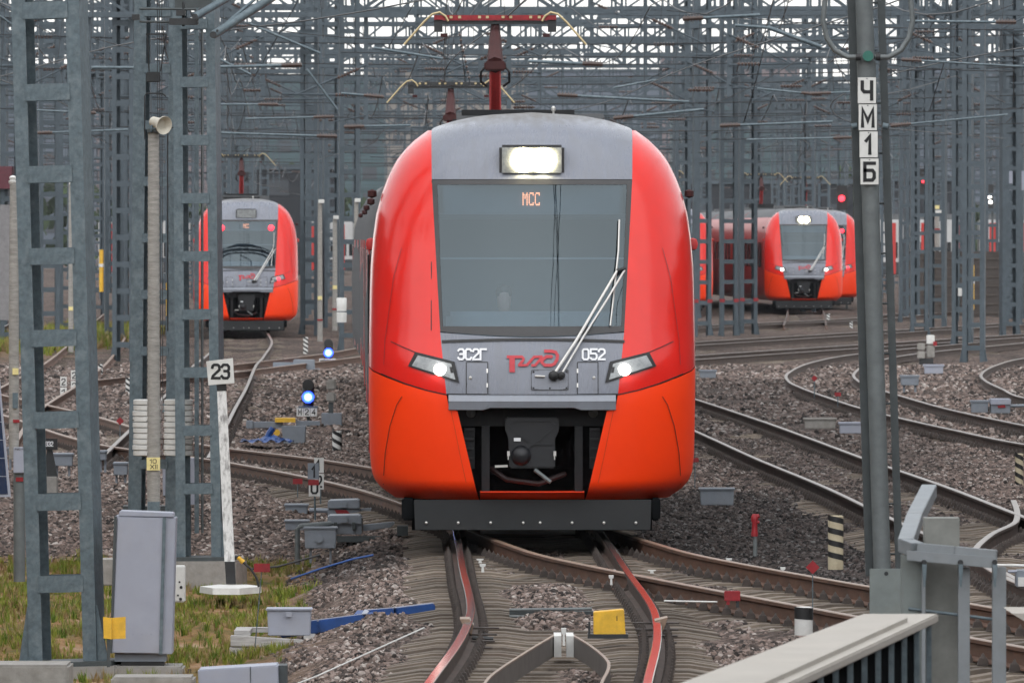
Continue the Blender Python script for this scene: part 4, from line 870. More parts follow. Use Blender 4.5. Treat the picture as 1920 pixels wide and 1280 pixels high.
t.tube('stand', GALVD, [(-20, 935, 0), (-20, 1120, 0.1)], 5)

t = T('number_post', 'leaning white peeling post with number plate 23 and black foot', 'post', 434, 1094, 100)
t.poly('shaft', PEEL, [(407, 730), (424, 730), (440, 1052), (421, 1052)], -0.05, 0.05); t.poly('black_foot', BLACK, [(421.5, 1052), (440, 1052), (442, 1094), (424, 1094)], -0.054, 0.054); t.poly('black_top', BLACK, [(406, 720), (424, 719), (425, 732), (407, 733)], -0.054, 0.054)
pl = t.poly('number_plate', WHITE, [(387, 677), (437, 671), (440, 718), (391, 722)], -0.075, -0.06, 0.003); t.text('lettering', INK, '23', 396, 681, 432, 711, -0.078, pl, 0.17)
t = T('concrete_hatch', 'flat white octagonal concrete cover on the ground under post 23', 'hatch', 432, 1113, 99.5)
c0 = t.p(432, 1105); ms = [(-57, -.0), (-30, -.55), (20, -.6), (55, -.15), (57, .05), (30, .5), (-25, .55)]
mb = MB(); n = len(ms); vs = [(c0.x + a * t.k, b, c0.z + 0.035) for a, b in ms] + [(c0.x + a * t.k * 1.02, b * 1.02, c0.z - 0.03) for a, b in ms]
mb.add(vs, [tuple(range(n)), tuple(range(2*n-1, n-1, -1))] + [(i, (i+1) % n, (i+1) % n + n, i + n) for i in range(n)]); mb.build('slab', WHITE, t.root); 
t = T('cable_coupling', 'yellow capped black cable rising from the grass beside post 23', 'cable', 475, 1100, 99); t.tube('cable', CABLE, [(485, 1100, 0), (481, 1083, 0), (470, 1066, 0), (455, 1053, 0)], 2.2); t.tube('cap', YELP, [(456, 1054, 0), (446, 1044, 0)], 5, 10, r1=3.5)

t = T('equipment_cabinet', 'tall pale grey metal cabinet leaning right on a concrete plinth', 'cabinet', 270, 1240, 83.5)
t.poly('door', BOXL, [(223, 967), (308, 969), (303, 1222), (212, 1221)], -0.25, -0.23, 0.004)
t.poly('body', BOXL, [(218, 965), (331, 969), (324, 1224), (208, 1222)], -0.225, 0.2, 0.006)
t.poly('trim', GALV, [(307, 968), (313, 968), (306, 1224), (300, 1224)], -0.262, -0.24); t.poly('trim', GALVD, [(216, 966), (221, 966), (212, 1222), (208, 1222)], -0.262, -0.24)
t.poly('lid', BOXL, [(226, 956), (326, 960), (327, 968), (224, 966)], -0.24, 0.2, 0.006); t.box('foot', BOXG, 216, 1224, 312, 1238, -0.18, 0.16); t.box('vent', BLACK, 228, 1239, 308, 1246, -0.17, 0.15)
t.box('plinth', CONC, 190, 1246, 345, 1300, -0.35, 0.35, 0.02)
for i in range(3): t.box('stain', BOXG, 250 + 17 * i, 1186, 252 + 17 * i, 1187, -0.2515, -0.2505)
t = T('yellow_plate', 'bent yellow plate standing against the left edge of the grey cabinet', 'plate', 205, 1248, 82.6); t.poly('plate', YELP, [(193, 1156), (209, 1158), (209, 1198), (194, 1196)], 0.0, 0.012); t.poly('plate', YELP, [(209, 1158), (235, 1156), (235, 1197), (209, 1198)], 0.03, 0.042); t.box('stake', GALVD, 200, 1196, 206, 1250, 0.01, 0.03)
t = T('concrete_slab', 'long pale concrete edging slab at the bottom left corner', 'slab', 60, 1265, 79); t.box('slab', CONC, -40, 1243, 132, 1290, -0.3, 0.5, 0.02)
t = T('concrete_slab', 'stained concrete slab in front of the grey cabinet plinth', 'slab', 280, 1275, 78); t.box('slab', CONC, 210, 1266, 365, 1300, -0.3, 0.3, 0.02); t.tube('lifting_loop', RUST, [(352, 1262, 0), (353, 1254, 0), (357, 1254, 0), (358, 1262, 0)], 1.2)
t = T('cable_trough', 'pale grey metal box lid in the foreground at the bottom', 'box', 450, 1290, 71); t.poly('lid', BOXL, [(372, 1253), (522, 1244), (524, 1295), (375, 1300)], -0.2, 0.3, 0.01); t.box('flap', GALVD, 523, 1246, 538, 1300, -0.1, 0.25); t.box('joint', GALVD, 470, 1247, 471.5, 1300, -0.205, -0.2)
t = T('cabinet_back', 'low grey concrete box half hidden behind the grey cabinet', 'box', 200, 1095, 90); t.box('box', CONC, 187, 1047, 216, 1096, -0.2, 0.3, 0.01)
t = T('small_cabinet', 'short white painted stub with dark spots right of the grey cabinet', 'stub', 335, 1130, 86); t.box('stub', WHITE, 318, 1060, 347, 1128, -0.08, 0.15, 0.01)
for i, (x, y) in enumerate(((337, 1090), (340, 1100), (334, 1115), (339, 1122))): t.disc('spot', BLACK, x, y, 2.0 + i % 2, -0.083, -0.08, 8)
t = T('rear_cabinet', 'white relay cabinet pair standing behind the twin masts', 'cabinet', 330, 1000, 107.5); t.poly('door', BOXL, [(305, 862), (319, 862), (320, 920), (316, 928), (306, 928)], -0.1, 0.1); t.poly('door', BOXL, [(341, 858), (364, 858), (369, 945), (343, 946)], -0.1, 0.1); t.box('shelf', GALVD, 232, 947, 352, 960, -0.3, 0.1); t.box('foot', GALVD, 320, 960, 330, 1000, -.1, .1); t.box('foot', GALVD, 350, 946, 358, 1000, -.1, .1)

# ------------------------------------------------------------------ right hand signal pole
t = T('signal_pole', 'tall grey tubular signal pole with letter plates, ladder rails and cable loop', 'pole', 1660, 1160, 78)
ln = 37 / 1150.0                                              # it leans a little to the left
X = lambda x, y: x - (1150 - y) * ln
t.tube('tube', PIPE, [(X(1657, 1150), 1150, 0), (X(1657, -20), -20, 0)], 16.5, 20)
t.tube('collar', PIPE, [(X(1657, 345), 345, 0), (X(1657, 115), 115, 0)], 18, 20)
for bx, w in ((1635, 8.5), (1690, 7)):
    P_ = t.p(X(bx, 1080), 1080, 0.12); Q_ = t.p(X(bx, -20), -20, 0.12); MB().bar(P_, Q_, 2 * w * t.k, 0.05).build('ladder_rail', STEELB if False else GALVD, t.root)
for i in range(13):
    y = 5 + i * 94; t.tube('rung', GALVD, [(X(1630, y), y, 0.12), (X(1696, y), y, 0.12)], 2)
for i, ch in enumerate('ЧМ1Б'):
    y0 = 146 + i * 50.6; xo = X(1656, y0 + 24)
    pl = t.box('letter_plate', WHITE, xo - 17, y0, xo + 17, y0 + 48.5, -0.105, -0.092, 0.002)
    (wx, hx) = {'Ч': (12, 19), 'М': (13, 19), '1': (7.5, 19), 'Б': (12, 19)}[ch]
    t.text('lettering', INK, ch, xo - wx, y0 + 24.5 - hx, xo + wx, y0 + 24.5 + hx, -0.1075, pl, 0.17)
    t.disc('bolt', GALVD, xo, y0 + 2.2, 1.2, -0.108, -0.105, 8, pl)
t.disc('junction', mat('junction_green', (0.02, 0.13, 0.10), 0.5), X(1660, 104), 106, 10, -0.14, -0.09)
for sg in (-1, 1):
    c_ = X(1660, 104); t.tube('cable_loop', PIPE, [(c_ + sg * 12, 108, -0.12), (c_ + sg * 38, 108, -0.1), (c_ + sg * 62, 95, -0.08), (c_ + sg * 77, 72, -0.08), (c_ + sg * 84, 40, -0.08), (c_ + sg * 80, 0, -0.08), (c_ + sg * 70, -40, -0.08)], 5, 10)
    t.tube('clip', BLACK, [(c_ + sg * 14, 108, -0.12), (c_ + sg * 23, 108, -0.12)], 7, 10)
    t.tube('clamp', GALV, [(X(1660, 236) + sg * 24, 236, -0.02), (X(1660, 236) + sg * 34, 238, -0.02)], 6, 10)
t.box('foot_plate', POSTG, 1630, 1065, 1694, 1180, -0.1, -0.06, 0.004); t.disc('bolt', STEELB, 1661, 1074, 4, -0.104, -0.1, 10)

# ------------------------------------------------------------------ platform end and railing, bottom right
t = T('platform_parapet', 'long pale grey parapet cap slanting across the bottom right corner', 'parapet', 1500, 1290, 52)
PZ = 1.1
def gp(px, py, z=PZ): x, d = g(px, py, z); return Vector((x, d, z))
lo = t.loc
A_, B_, C_, D_ = gp(1270, 1281), gp(1618, 1150), gp(1760, 1150), gp(1478, 1281)
ext = 14.0
def back(p, q): v = (q - p).normalized(); return p - v * ext
A0, D0 = back(A_, B_), back(D_, C_)
mb = MB(); th = 0.05
top = [A0, D0, C_, B_]; vs = [p - lo for p in top] + [p - lo - Vector((0, 0, th)) for p in top]
mb.add(vs, [(0, 1, 2, 3), (7, 6, 5, 4), (0, 4, 5, 1), (1, 5, 6, 2), (2, 6, 7, 3), (3, 7, 4, 0)]); mb.build('cap', PLAT, t.root, bevel=0.008)
dr = (C_ - D_).normalized(); sd = Vector((dr.y, -dr.x, 0))
MB().bar(D0 - lo - sd * 0.09 + Vector((0, 0, 0.012)), C_ - lo - sd * 0.09 - dr * 1.2 + Vector((0, 0, 0.012)), 0.035, 0.024).build('edge_strip', PLAT, t.root)
for i in range(16):
    p = C_ - dr * (0.3 + i * 0.8) - sd * 0.03 - lo; MB().box(p.x - 0.015, p.x + 0.015, p.y - 0.02, p.y + 0.02, p.z - 1.6, p.z - th).build('baluster', GALV, t.root)
q0, q1 = C_ - dr * 0.1 - sd * 0.12 - lo, D0 - sd * 0.12 - lo
mb = MB(); mb.add([q0 - Vector((0, 0, th)), q1 - Vector((0, 0, th)), q1 - Vector((0, 0, 1.6)), q0 - Vector((0, 0, 1.6)), q0 - sd*.05 - Vector((0, 0, th)), q1 - sd*.05 - Vector((0, 0, th)), q1 - sd*.05 - Vector((0, 0, 1.6)), q0 - sd*.05 - Vector((0, 0, 1.6))], [(0,1,2,3), (4,5,6,7), (0,3,7,4), (0,1,5,4), (1,2,6,5)]); mb.build('shade_sheet', VOID, t.root)  # black sheet added as painted shade behind the balusters

t = T('steel_railing', 'galvanised corner railing with flat handrail bending round at the bottom right', 'railing', 1790, 1300, 60)
t.poly('concrete_post', POSTG, [(1690, 1040), (1736, 1040), (1736, 1300), (1690, 1300)], 0.02, 0.1)
t.poly('concrete_post', mat('post_brown', (0.20, 0.205, 0.19), 0.8, 0, 0.25, 4), [(1736, 972), (1801, 972), (1801, 1300), (1736, 1300)], 0.12, 0.4)
hr = MB(); P_ = [t.p(1784, 945, 3.2), t.p(1735, 988, 1.6), t.p(1700, 1023, 0.1), t.p(1720, 1030, -0.02), t.p(1790, 1036, -0.05), t.p(1868, 1043, -0.08)]
for a, b in zip(P_, P_[1:]): hr.bar(a, b, 0.10, 0.085)
hr.build('handrail', GALVL, t.root, bevel=0.004)
t.poly('handrail_face', GALVL, [(1698, 1030), (1868, 1043), (1868, 1064), (1699, 1049)], -0.14, -0.11, 0.003)
for x, w in ((1728, 7), (1796, 22), (1860, 26)):
    t.box('baluster', GALVL, x, 1062, x + w, 1300, -0.06, 0.0, 0.004); t.poly('bracket', GALV, [(x - 1, 1056), (x + 8, 1056), (x + 5, 1098), (x + 2, 1098)], -0.17, -0.145); t.disc('bolt', STEELB, x + 3, 1052, 5, -0.165, -0.14, 10)
t.tube('tie_rod', GALV, [(1704, 1141, 0.02), (1885, 1163, -0.02)], 3)
t = T('platform_edge', 'pale corner of a second parapet cap at the right edge', 'parapet', 1930, 1160, 58); t.poly('cap', PLAT, [(1894, 1147), (1960, 1147), (1960, 1180), (1925, 1166)], -0.2, 0.8)

# ------------------------------------------------------------------ things beside the tracks
def marker(label, px, y0, y1, w, d, slant, zig=3, group='striped marker posts', m=None, top=True):
    t = T('marker_post', label, 'marker post', px, y1, d, group); h = y1 - y0; p_ = m or WHITE
    t.lathe('post', p_, px, [(w * .5, y1), (w * .5, y0 + 1), (w * .4, y0)], 0, 16)
    for i in range(zig):
        a = y0 + h * (0.02 + 0.9 * i / zig); b = a + h * 0.42 / zig; k = 1.02
        mb = MB(); c = t.p(px, 0); n = 10; vs = []
        for j in range(n + 1):
            an = math.pi * j / n; xx = -math.cos(an) * w * .5 * k * t.k; yy = -math.sin(an) * w * .5 * k * t.k; sh = slant * (j / n - 0.5) * w
            vs += [(c.x + xx, yy, t.p(px, a + sh).z), (c.x + xx, yy, t.p(px, b + sh).z)]
        mb.add(vs, [(2*j, 2*j+1, 2*j+3, 2*j+2) for j in range(n)]); mb.build('stripe', BLACK, t.root, smooth=True)
    return t
MCREAM = mat('marker_cream', (0.46, 0.40, 0.28), 0.8, 0, 0.15, 12, dirt=(0.2, 0.16, 0.1), dirt_amt=0.6)
marker('cream and black striped post left of the signal pole', 1567, 966, 1067, 29, 97, 0.35, 4, m=MCREAM)
marker('cream and black striped post at the right edge beside the curving track', 1911, 850, 930, 16, 134, 0.8, 4, m=MCREAM)
marker('white and black striped post under the M24 signal', 632, 808, 860, 18, 155, 0.8, 3)
marker('short white and black post behind the bottom right parapet', 1507, 1137, 1190, 34, 80, 0.1, 1)
marker('small striped post left of the far blue signal', 573, 632, 668, 9, 285, 0.9, 4)
marker('small striped post behind the left masts', 188, 683, 715, 9, 240, 0.9, 3)
marker('small striped post at the right of the left masts pair', 241, 708, 742, 11, 210, 0.9, 3)
marker('tiny striped post before the oncoming train, left one', 1553, 588, 612, 6, 390, 0.9, 4)
marker('tiny striped post before the oncoming train, right one', 1596, 603, 621, 6, 370, 0.9, 3)

def box_on_legs(name, label, cat, x0, y0, x1, y1, base, d, m=BOXG, lid=True, legs=True, depth=0.3, group='trackside junction boxes'):
    t = T(name, label, cat, (x0 + x1) / 2, base, d, group); w = x1 - x0
    t.poly('box_body', m, [(x0 + w * .02, y0 + 3), (x1 - w * .02, y0 + 3), (x1 - w * .04, y1), (x0 + w * .04, y1)], -depth / 2, depth / 2, 0.008)
    if lid: t.box('lid', m, x0 - 1, y0, x1 + 1, y0 + 4, -depth / 2 - 0.02, depth / 2 + 0.02, 0.006)
    if legs:
        for x in (x0 + w * .2, x1 - w * .2): t.box('leg', m, x - 2, y1, x + 2, base, -0.05, 0.05)
    return t
# point machines left of the front train
t = T('point_machine', 'nearest grey point machine with twin lids left of the front train', 'point machine', 630, 1000, 111, 'grey point machines')
t.poly('housing', BOXG, [(615, 968), (679, 968), (679, 1000), (615, 1000)], -0.3, 0.4, 0.01); lid = t.poly('lid', BOXG, [(616, 965), (674, 964), (678, 968), (679, 981), (615, 981), (615, 968)], -0.34, 0.42, 0.01)
t.box('hatch', BOXG, 640, 967, 653, 978, -0.37, -0.34, 0.004, lid)
for x in (630, 664): t.box('hinge', GALVD, x - 3, 977, x + 3, 991, -0.36, -0.3)
t.poly('operating_bar', BOXG, [(680, 983), (738, 977), (741, 980), (732, 988), (681, 995)], -0.15, 0.0, 0.006); t.box('base_beam', GALVD, 632, 1003, 720, 1014, -0.35, -0.2); t.box('foot', GALVD, 745, 985, 765, 1003, -0.2, 0.1)
t = T('point_machine', 'rear grey point machine with a red smear left of the front train', 'point machine', 645, 965, 121, 'grey point machines')
t.poly('housing', BOXG, [(615, 952), (675, 952), (675, 972), (615, 972)], -0.3, 0.4, 0.01); lid = t.poly('lid', BOXG, [(617, 937), (672, 935), (675, 939), (675, 952), (615, 952), (615, 940)], -0.34, 0.42, 0.01)
t.box('hatch', BOXG, 639, 940, 651, 950, -0.37, -0.34, 0.004, lid); t.poly('red_mark', REDP, [(628, 954), (650, 954), (657, 961), (632, 961)], -0.315, -0.305)
t.poly('operating_bar', BOXG, [(675, 953), (730, 949), (738, 953), (734, 960), (676, 963)], -0.15, 0.0, 0.006); t.tube('motor', BOXG, [(615, 957, 0), (580, 956, 0)], 4.5); t.box('rod', GALVD, 676, 970, 732, 974, -0.1, 0.0)
t = box_on_legs('junction_box', 'grey cable box with round cover on bracket legs nearest the front train', 'junction box', 570, 987, 632, 1027, 1055, 106)
t.disc('round_cover', BOXG, 599, 1009, 7, -0.19, -0.15, 14); t.tube('pipe', PIPE, [(557, 1058, 0.1), (557, 992, 0.1), (563, 986, 0.1), (620, 982, 0.2)], 5)
box_on_legs('junction_box', 'upper grey cable box with pale lid left of the point machines', 'junction box', 534, 944, 578, 963, 985, 122)
box_on_legs('junction_box', 'lower grey cable box with pale lid left of the point machines', 'junction box', 534, 974, 580, 993, 1005, 113, legs=False)
# box on timber with blue sheeting
t = box_on_legs('junction_box', 'pale grey lidded box standing on weathered timbers', 'junction box', 500, 1139, 585, 1190, 1190, 88, m=BOXL, legs=False, depth=0.35); t.box('latch', BOXL, 537, 1145, 548, 1154, -0.22, -0.2)
t = T('timber_crib', 'stack of weathered grey timbers under the pale box', 'timber', 510, 1228, 88); t.poly('beam', WOODW, [(434, 1188), (590, 1198), (590, 1212), (434, 1208)], -0.35, -0.2, 0.006); t.poly('beam', WOODW, [(432, 1210), (560, 1213), (560, 1227), (432, 1226)], -0.34, -0.17, 0.006); t.box('beam', WOODW, 440, 1180, 470, 1190, -0.19, 0.6); t.box('beam', WOODW, 570, 1190, 590, 1200, -0.19, 0.6); t.box('beam', WOODW, 440, 1181, 590, 1190, 0.6, 0.75)
t = T('cable_duct', 'blue sheeted cable duct lying on the ballast from box to rail', 'cable duct', 640, 1180, 89)
dk = MB(); P_ = [t.p(528, 1178, -0.6), t.p(600, 1169, -0.6), t.p(685, 1158, -0.6), t.p(690, 1152, -0.4), t.p(740, 1148, -0.4), t.p(812, 1140, -0.3)]
for a, b in zip(P_, P_[1:]): dk.bar(a, b, 0.20, 0.12)
dk.build('sheeting', BLUET, t.root, bevel=0.01); tp = MB()
for a, b in zip(P_, P_[1:]): tp.bar(a + Vector((0, -0.03, 0.062)), b + Vector((0, -0.03, 0.062)), 0.05, 0.008)
tp.build('duct_top', BOXL, t.root)
t.tube('cord', BLUET, [(513, 1160, -0.3), (525, 1175, -0.35), (560, 1185, -0.36), (600, 1180, -0.36), (610, 1172, -0.36), (620, 1182, -0.34)], 1.2)
for pts, lab in (([(545, 1276), (600, 1262), (700, 1232), (790, 1205)], 'thin white conduit lying on the ballast at the bottom'),):
    t = T('conduit', lab, 'conduit', 640, 1250, 78); t.tube('pipe', WHITE, [(x, y - 8, (1250 - y) * 0.06 - 0.5) for x, y in pts], 1.5)
for pts, lab, m in (([(600, 1040), (520, 1062), (470, 1066)], 'thick black cable leaving the grey box to the left', CABLE), ([(820, 1035), (740, 1044), (690, 1056), (640, 1066)], 'black cable between ballast and the first left rail', CABLE), ([(545, 1085), (600, 1066), (660, 1048), (700, 1040)], 'blue cable lying on the dark ballast left of the front train', BLUET)):
    t = T('cable', lab, 'cable', pts[1][0], pts[1][1], gd(pts[1][1], -0.27)); t.tube('sheath', m, [(x, y, gd(y, -0.25) - t.d) for x, y in pts] if False else [(x, y, 0) for x, y in pts], 2)
# red flag plates on rods
def flag(label, px, py, w, h, base, d, diamond=False, rod=1.0, group='red marker plates', lean=0):
    t = T('marker_plate', label, 'marker plate', px, base, d, group)
    pts = [(px, py - h), (px + w, py), (px, py + h), (px - w, py)] if diamond else [(px - w, py - h), (px + w, py - h), (px + w, py + h), (px - w, py + h)]
    t.poly('plate', REDP, pts, -0.006, 0.006); t.tube('rod', GALV, [(px, py, 0.012), (px + lean, base, 0.012)], rod, 6)
flag('red plate on a thin rod above the timber crib', 491, 1064, 15, 8, 1222, 86, lean=-14)
flag('red diamond plate on a rod before the bottom right parapet', 1524, 1063, 13, 13, 1165, 82, True)
flag('red diamond plate on a rod beside the left counterweights', 225, 789, 7.5, 7.5, 850, 165, True)
flag('red diamond plate inside the S bend of the track', 1527, 709, 6, 6, 750, 200, True)
flag('small red plate right of the S bend diamond', 1571, 739, 6, 3.5, 765, 190)
flag('upper red plate left of the number 1 board', 554, 873, 8, 5, 905, 150)
flag('lower red plate left of the number 1 board', 558, 902, 9, 5, 940, 128)
flag('small red plate at the lower right of the front train', 1303, 862, 7, 4, 915, 130)
# number boards 1 / 0 / 2
t = T('number_board', 'grey and white track number board reading 1 and 0 left of the front train', 'number board', 589, 975, 118, 'track number boards'); t.box('board', BOXG, 577, 868, 598, 898, -0.02, 0.0); t.text('lettering', INK, '1', 584, 872, 592, 895, -0.024); t.box('red_band', REDP, 578, 899, 598, 909, -0.025, 0.0); t.box('board', WHITE, 579, 909, 600, 930, -0.02, 0.0); t.text('lettering', INK, '0', 582, 900, 597, 926, -0.024); t.tube('rod', GALV, [(590, 930, 0), (591, 975, 0)], 1.8)
t = T('number_board', 'white track number board reading 1 and 2 half hidden behind another board', 'number board', 601, 950, 125, 'track number boards'); t.box('board', WHITE, 589, 858, 607, 886, 0, 0.02); t.text('lettering', INK, '1', 593, 861, 600, 882, -0.004); t.box('board', WHITE, 594, 888, 607, 917, 0, 0.02); t.text('lettering', INK, '2', 595, 891, 604, 914, -0.004); t.tube('rod', GALV, [(601, 917, 0), (601, 950, 0)], 1.5)
for lab, px, py, chs, d in (('left white number board, 2 above 1, seen through the near mast', 119, 706, '21', 205), ('right white number board, 2 above 2, seen through the near mast', 139, 694, '22', 215)):
    t = T('number_board', lab, 'number board', px, py + 60, d, 'track number boards')
    for i, ch in enumerate(chs): t.box('board', WHITE, px - 6, py + i * 20, px + 6, py + 18 + i * 20, -0.02, 0); t.text('lettering', INK, ch, px - 4, py + 3 + i * 20, px + 4, py + 16 + i * 20, -0.024)
    t.tube('rod', REDP, [(px, py + 38, 0), (px, py + 62, 0)], 2)
# dwarf signals with blue lamps
def dwarf(label, px, py, w, plate, d, base, letters):
    t = T('dwarf_signal', label, 'signal', px, base, d, 'blue shunting signals')
    t.lathe('housing', BLACK, px, [(w * .55, py + w), (w * .62, py - w * 0.2), (w * .62, py - w * 1.3), (w * .4, py - w * 1.75)], 0.06, 14)
    t.disc('blue_lamp', LAMPB, px, py, w * .62, -0.16, -0.1, 18); t.disc('lamp_core', LAMPBC, px, py, w * .40, -0.175, -0.161, 18); t.disc('hood', BLACK, px, py - w * 1.25, w * .6, -0.2, -0.05, 16)
    t.box('shelf', GALV, px - w, py + w * .95, px + w, py + w * 1.15, -0.12, 0.1); t.box('post', GALVD, px - 3, py + w, px + 3, base, 0, 0.08)
    x0, y0, x1, y1 = plate; n = len(letters); pw = (x1 - x0) / n
    for i, ch in enumerate(letters):
        q = t.box('letter_plate', WHITE, x0 + i * pw + .4, y0, x0 + (i + 1) * pw - .4, y1, -0.12, -0.1); t.text('lettering', INK, ch, x0 + (i + .22) * pw, y0 + 2, x0 + (i + .78) * pw, y1 - 2.5, -0.123, q)
dwarf('blue lit dwarf signal with plate M24 left of the front train', 578, 744, 18, (556, 764, 595, 780), 172, 800, 'М24')
dwarf('farther blue lit dwarf signal beside the front train', 616, 661, 14, (598, 672, 630, 685), 262, 700, 'М26')
t = T('point_machine', 'grey point machine with yellow cover and blue sheeting below signal M24', 'point machine', 545, 835, 160, 'grey point machines'); t.poly('housing', BOXG, [(528, 798), (574, 798), (572, 834), (533, 834)], -0.3, 0.3, 0.01); t.box('yellow_cover', YELP, 516, 783, 554, 791, -0.2, 0.2); t.box('bar', BOXG, 466, 790, 530, 802, -0.1, 0.05, 0.01); t.box('box_end', BOXG, 462, 788, 475, 803, -0.15, 0.1, 0.01); t.box('bar', BOXG, 555, 789, 600, 797, -0.05, 0.1); t.disc('yellow_cap', YELP, 520, 810, 6, -0.35, -0.25)
t = T('blue_sheet', 'crumpled blue sheet on the ballast left of the yellow topped machine', 'sheet', 500, 830, 158)
mb = MB(); c_ = t.p(500, 826); rr_ = random.Random(5)
mb.grid(lambda u, v: Vector((c_.x + (u - .5) * 0.78 * (1 + .15 * math.sin(v * 9)), (v - .5) * 1.2, c_.z + 0.10 * math.exp(-((u - .6) / .22) ** 2 - ((v - .5) / .3) ** 2) + 0.03 * math.sin(u * 23 + v * 11) * math.cos(v * 17))), 18, 10); mb.build('sheet', BLUET, t.root)
t.tube('gathered_edge', BLUET, [(500, 824, 0), (505, 812, 0), (512, 802, 0)], 6, 8)
t = T('point_machine', 'far grey point machine before the left train crossover', 'point machine', 560, 700, 250, 'grey point machines'); t.box('housing', BOXG, 550, 674, 590, 698, -0.4, 0.4, 0.02); t.box('bar', BOXG, 512, 679, 560, 689, -0.2, 0, 0.01); t.box('bar', BOXG, 515, 690, 600, 697, -0.5, -0.3, 0.01)
t = T('relay_post', 'pair of pale round relay boxes on a post behind the M24 signal', 'relay', 620, 790, 176); t.box('relay', CONC, 612, 711, 630, 732, -0.1, 0.1, 0.03); t.box('relay', CONC, 612, 735, 630, 754, -0.1, 0.1, 0.03); t.box('base_box', BOXG, 603, 774, 641, 800, -0.2, 0.2, 0.01); t.box('stem', GALVD, 616, 754, 625, 775, -0.05, 0.05); t.box('leg', GALVD, 610, 800, 614, 815, -.05, .05)
t = T('relay_post', 'pair of pale relay boxes between tracks on the right', 'relay', 1735, 690, 262); t.box('relay', CONC, 1720, 643, 1734, 656, -0.1, 0.1, 0.02); t.box('relay', CONC, 1720, 658, 1734, 672, -0.1, 0.1, 0.02); t.box('relay', WHITE, 1738, 628, 1753, 645, 0.1, 0.3, 0.02); t.box('relay', CONC, 1738, 647, 1753, 670, 0.1, 0.3, 0.02); t.box('red_mark', REDP, 1750, 640, 1757, 648, 0.05, 0.1); t.box('stem', STEELB, 1724, 672, 1750, 684, 0, 0.2)
# boxes on the right
for lab, x0, y0, x1, y1, b, d, m, lg in (('grey metal box on the dark ballast right of the front train', 1311, 914, 1377, 946, 948, 119, BOXG, False), ('concrete coloured box with plinth before the S bend', 1507, 783, 1568, 803, 812, 162, CONC, False), ('light grey box left of the signal pole before the S bend', 1573, 791, 1616, 812, 814, 160, BOXL, False), ('small grey box beside the front train at the far track', 1311, 693, 1343, 708, 711, 225, BOXG, False), ('grey box on legs right of the signal pole', 1688, 703, 1723, 722, 735, 212, BOXG, True), ('low grey box behind the box on legs', 1732, 683, 1769, 700, 702, 236, BOXL, False), ('larger pale box at the right edge between tracks', 1820, 750, 1853, 773, 775, 180, BOXG, False)):
    box_on_legs('junction_box', lab, 'junction box', x0, y0, x1, y1, b, d, m, True, lg)
t = T('point_machine', 'grey point machine with red mark at the right edge between tracks', 'point machine', 1875, 775, 180, 'grey point machines'); t.box('housing', BOXG, 1857, 750, 1893, 774, -0.3, 0.3, 0.01); t.box('lid', BOXL, 1856, 747, 1894, 758, -0.34, 0.3, 0.01); t.poly('red_mark', REDP, [(1869, 760), (1882, 757), (1884, 763), (1870, 764)], -0.32, -0.3); t.tube('rod', BOXG, [(1893, 761, 0), (1930, 760, 0)], 3)
t = T('point_machine', 'white rodded point drive at the right edge beyond the railing', 'point machine', 1915, 1110, 88, 'grey point machines'); t.tube('rod', WHITE, [(1866, 1059, 0), (1935, 1060, 0)], 2.5); t.tube('rod', BOXL, [(1890, 1071, 0), (1935, 1071, 0)], 3); t.box('drive', BOXG, 1905, 1068, 1935, 1100, -0.1, 0.2, 0.01); t.box('plate', WHITE, 1908, 1081, 1930, 1098, -0.12, -0.1)
t = T('hydrant', 'red topped hydrant like post on the dark ballast right of the front train', 'hydrant', 1416, 1040, 99.5); t.tube('stem', PIPE, [(1416, 1042, 0), (1416, 1003, 0)], 4, 10); t.lathe('red_body', REDP, 1415, [(6, 1005), (6.5, 1000), (5.5, 994), (5, 980), (6.5, 976), (6.5, 968), (4, 963)], 0, 12); t.tube('red_head', REDP, [(1412, 972, 0), (1424, 966, 0)], 4); t.tube('red_arm', REDP, [(1415, 980, 0), (1424, 978, 0)], 3)
t = T('rail_device', 'red clamp device fixed to the rusty rail right of the front train', 'rail clamp', 1373, 1130, 85.5); t.box('red_clamp', REDP, 1358, 1107, 1388, 1126, -0.06, 0.04, 0.006); t.box('jaw', REDP, 1362, 1123, 1368, 1133, -0.05, 0.02); t.box('jaw', STEELB, 1380, 1122, 1386, 1138, -0.05, 0.02)
t = T('sensor_box', 'yellow painted steel box between the rails in the foreground', 'box', 1142, 1190, gd(1190, -0.1)); t.poly('front_face', YELP, [(1113, 1147), (1170, 1142), (1173, 1189), (1113, 1190)], -0.03, 0.24, 0.006); t.box('tray', STEELB, 1102, 1188, 1178, 1196, -0.06, 0.22); t.box('handle', STEELB, 1103, 1165, 1107, 1192, 0.0, 0.03); t.box('mark', INK, 1156, 1154, 1157.5, 1163, -0.032, -0.030)
# white rail clips
for i, (px, py, w, h) in enumerate(((905, 1062, 6, 10), (900, 1050, 7, 5), (1147, 1070, 8, 5), (1146, 1084, 5, 12), (1222, 1070, 8, 4), (1367, 1050, 6, 7), (1468, 1068, 5, 10), (1057, 1188, 5, 22))):
    lab = ['white clip on the left rail before the train', 'rusty white tip beside the left rail', 'white painted rail end at the crossing nose', 'white hook under the crossing nose', 'white painted mark on the rusty rail right of the crossing', 'first white clamp on the long rail joint', 'second white clamp on the long rail joint', 'white end of the converging guard rails'][i]
    t = T('rail_clip', lab, 'rail clip', px, py + h, gd(py + h, -0.08) - 0.15, 'white painted rail marks'); t.poly('clip_top', WHITE, [(px - w, py - h * .5), (px + w, py - h * .5), (px + w * .8, py), (px - w * .8, py)], -0.03, 0.05, 0.003); t.poly('clip_stem', WHITE, [(px - w * .35, py), (px + w * .35, py), (px + w * .5, py + h), (px - w * .4, py + h)], -0.03, 0.03)
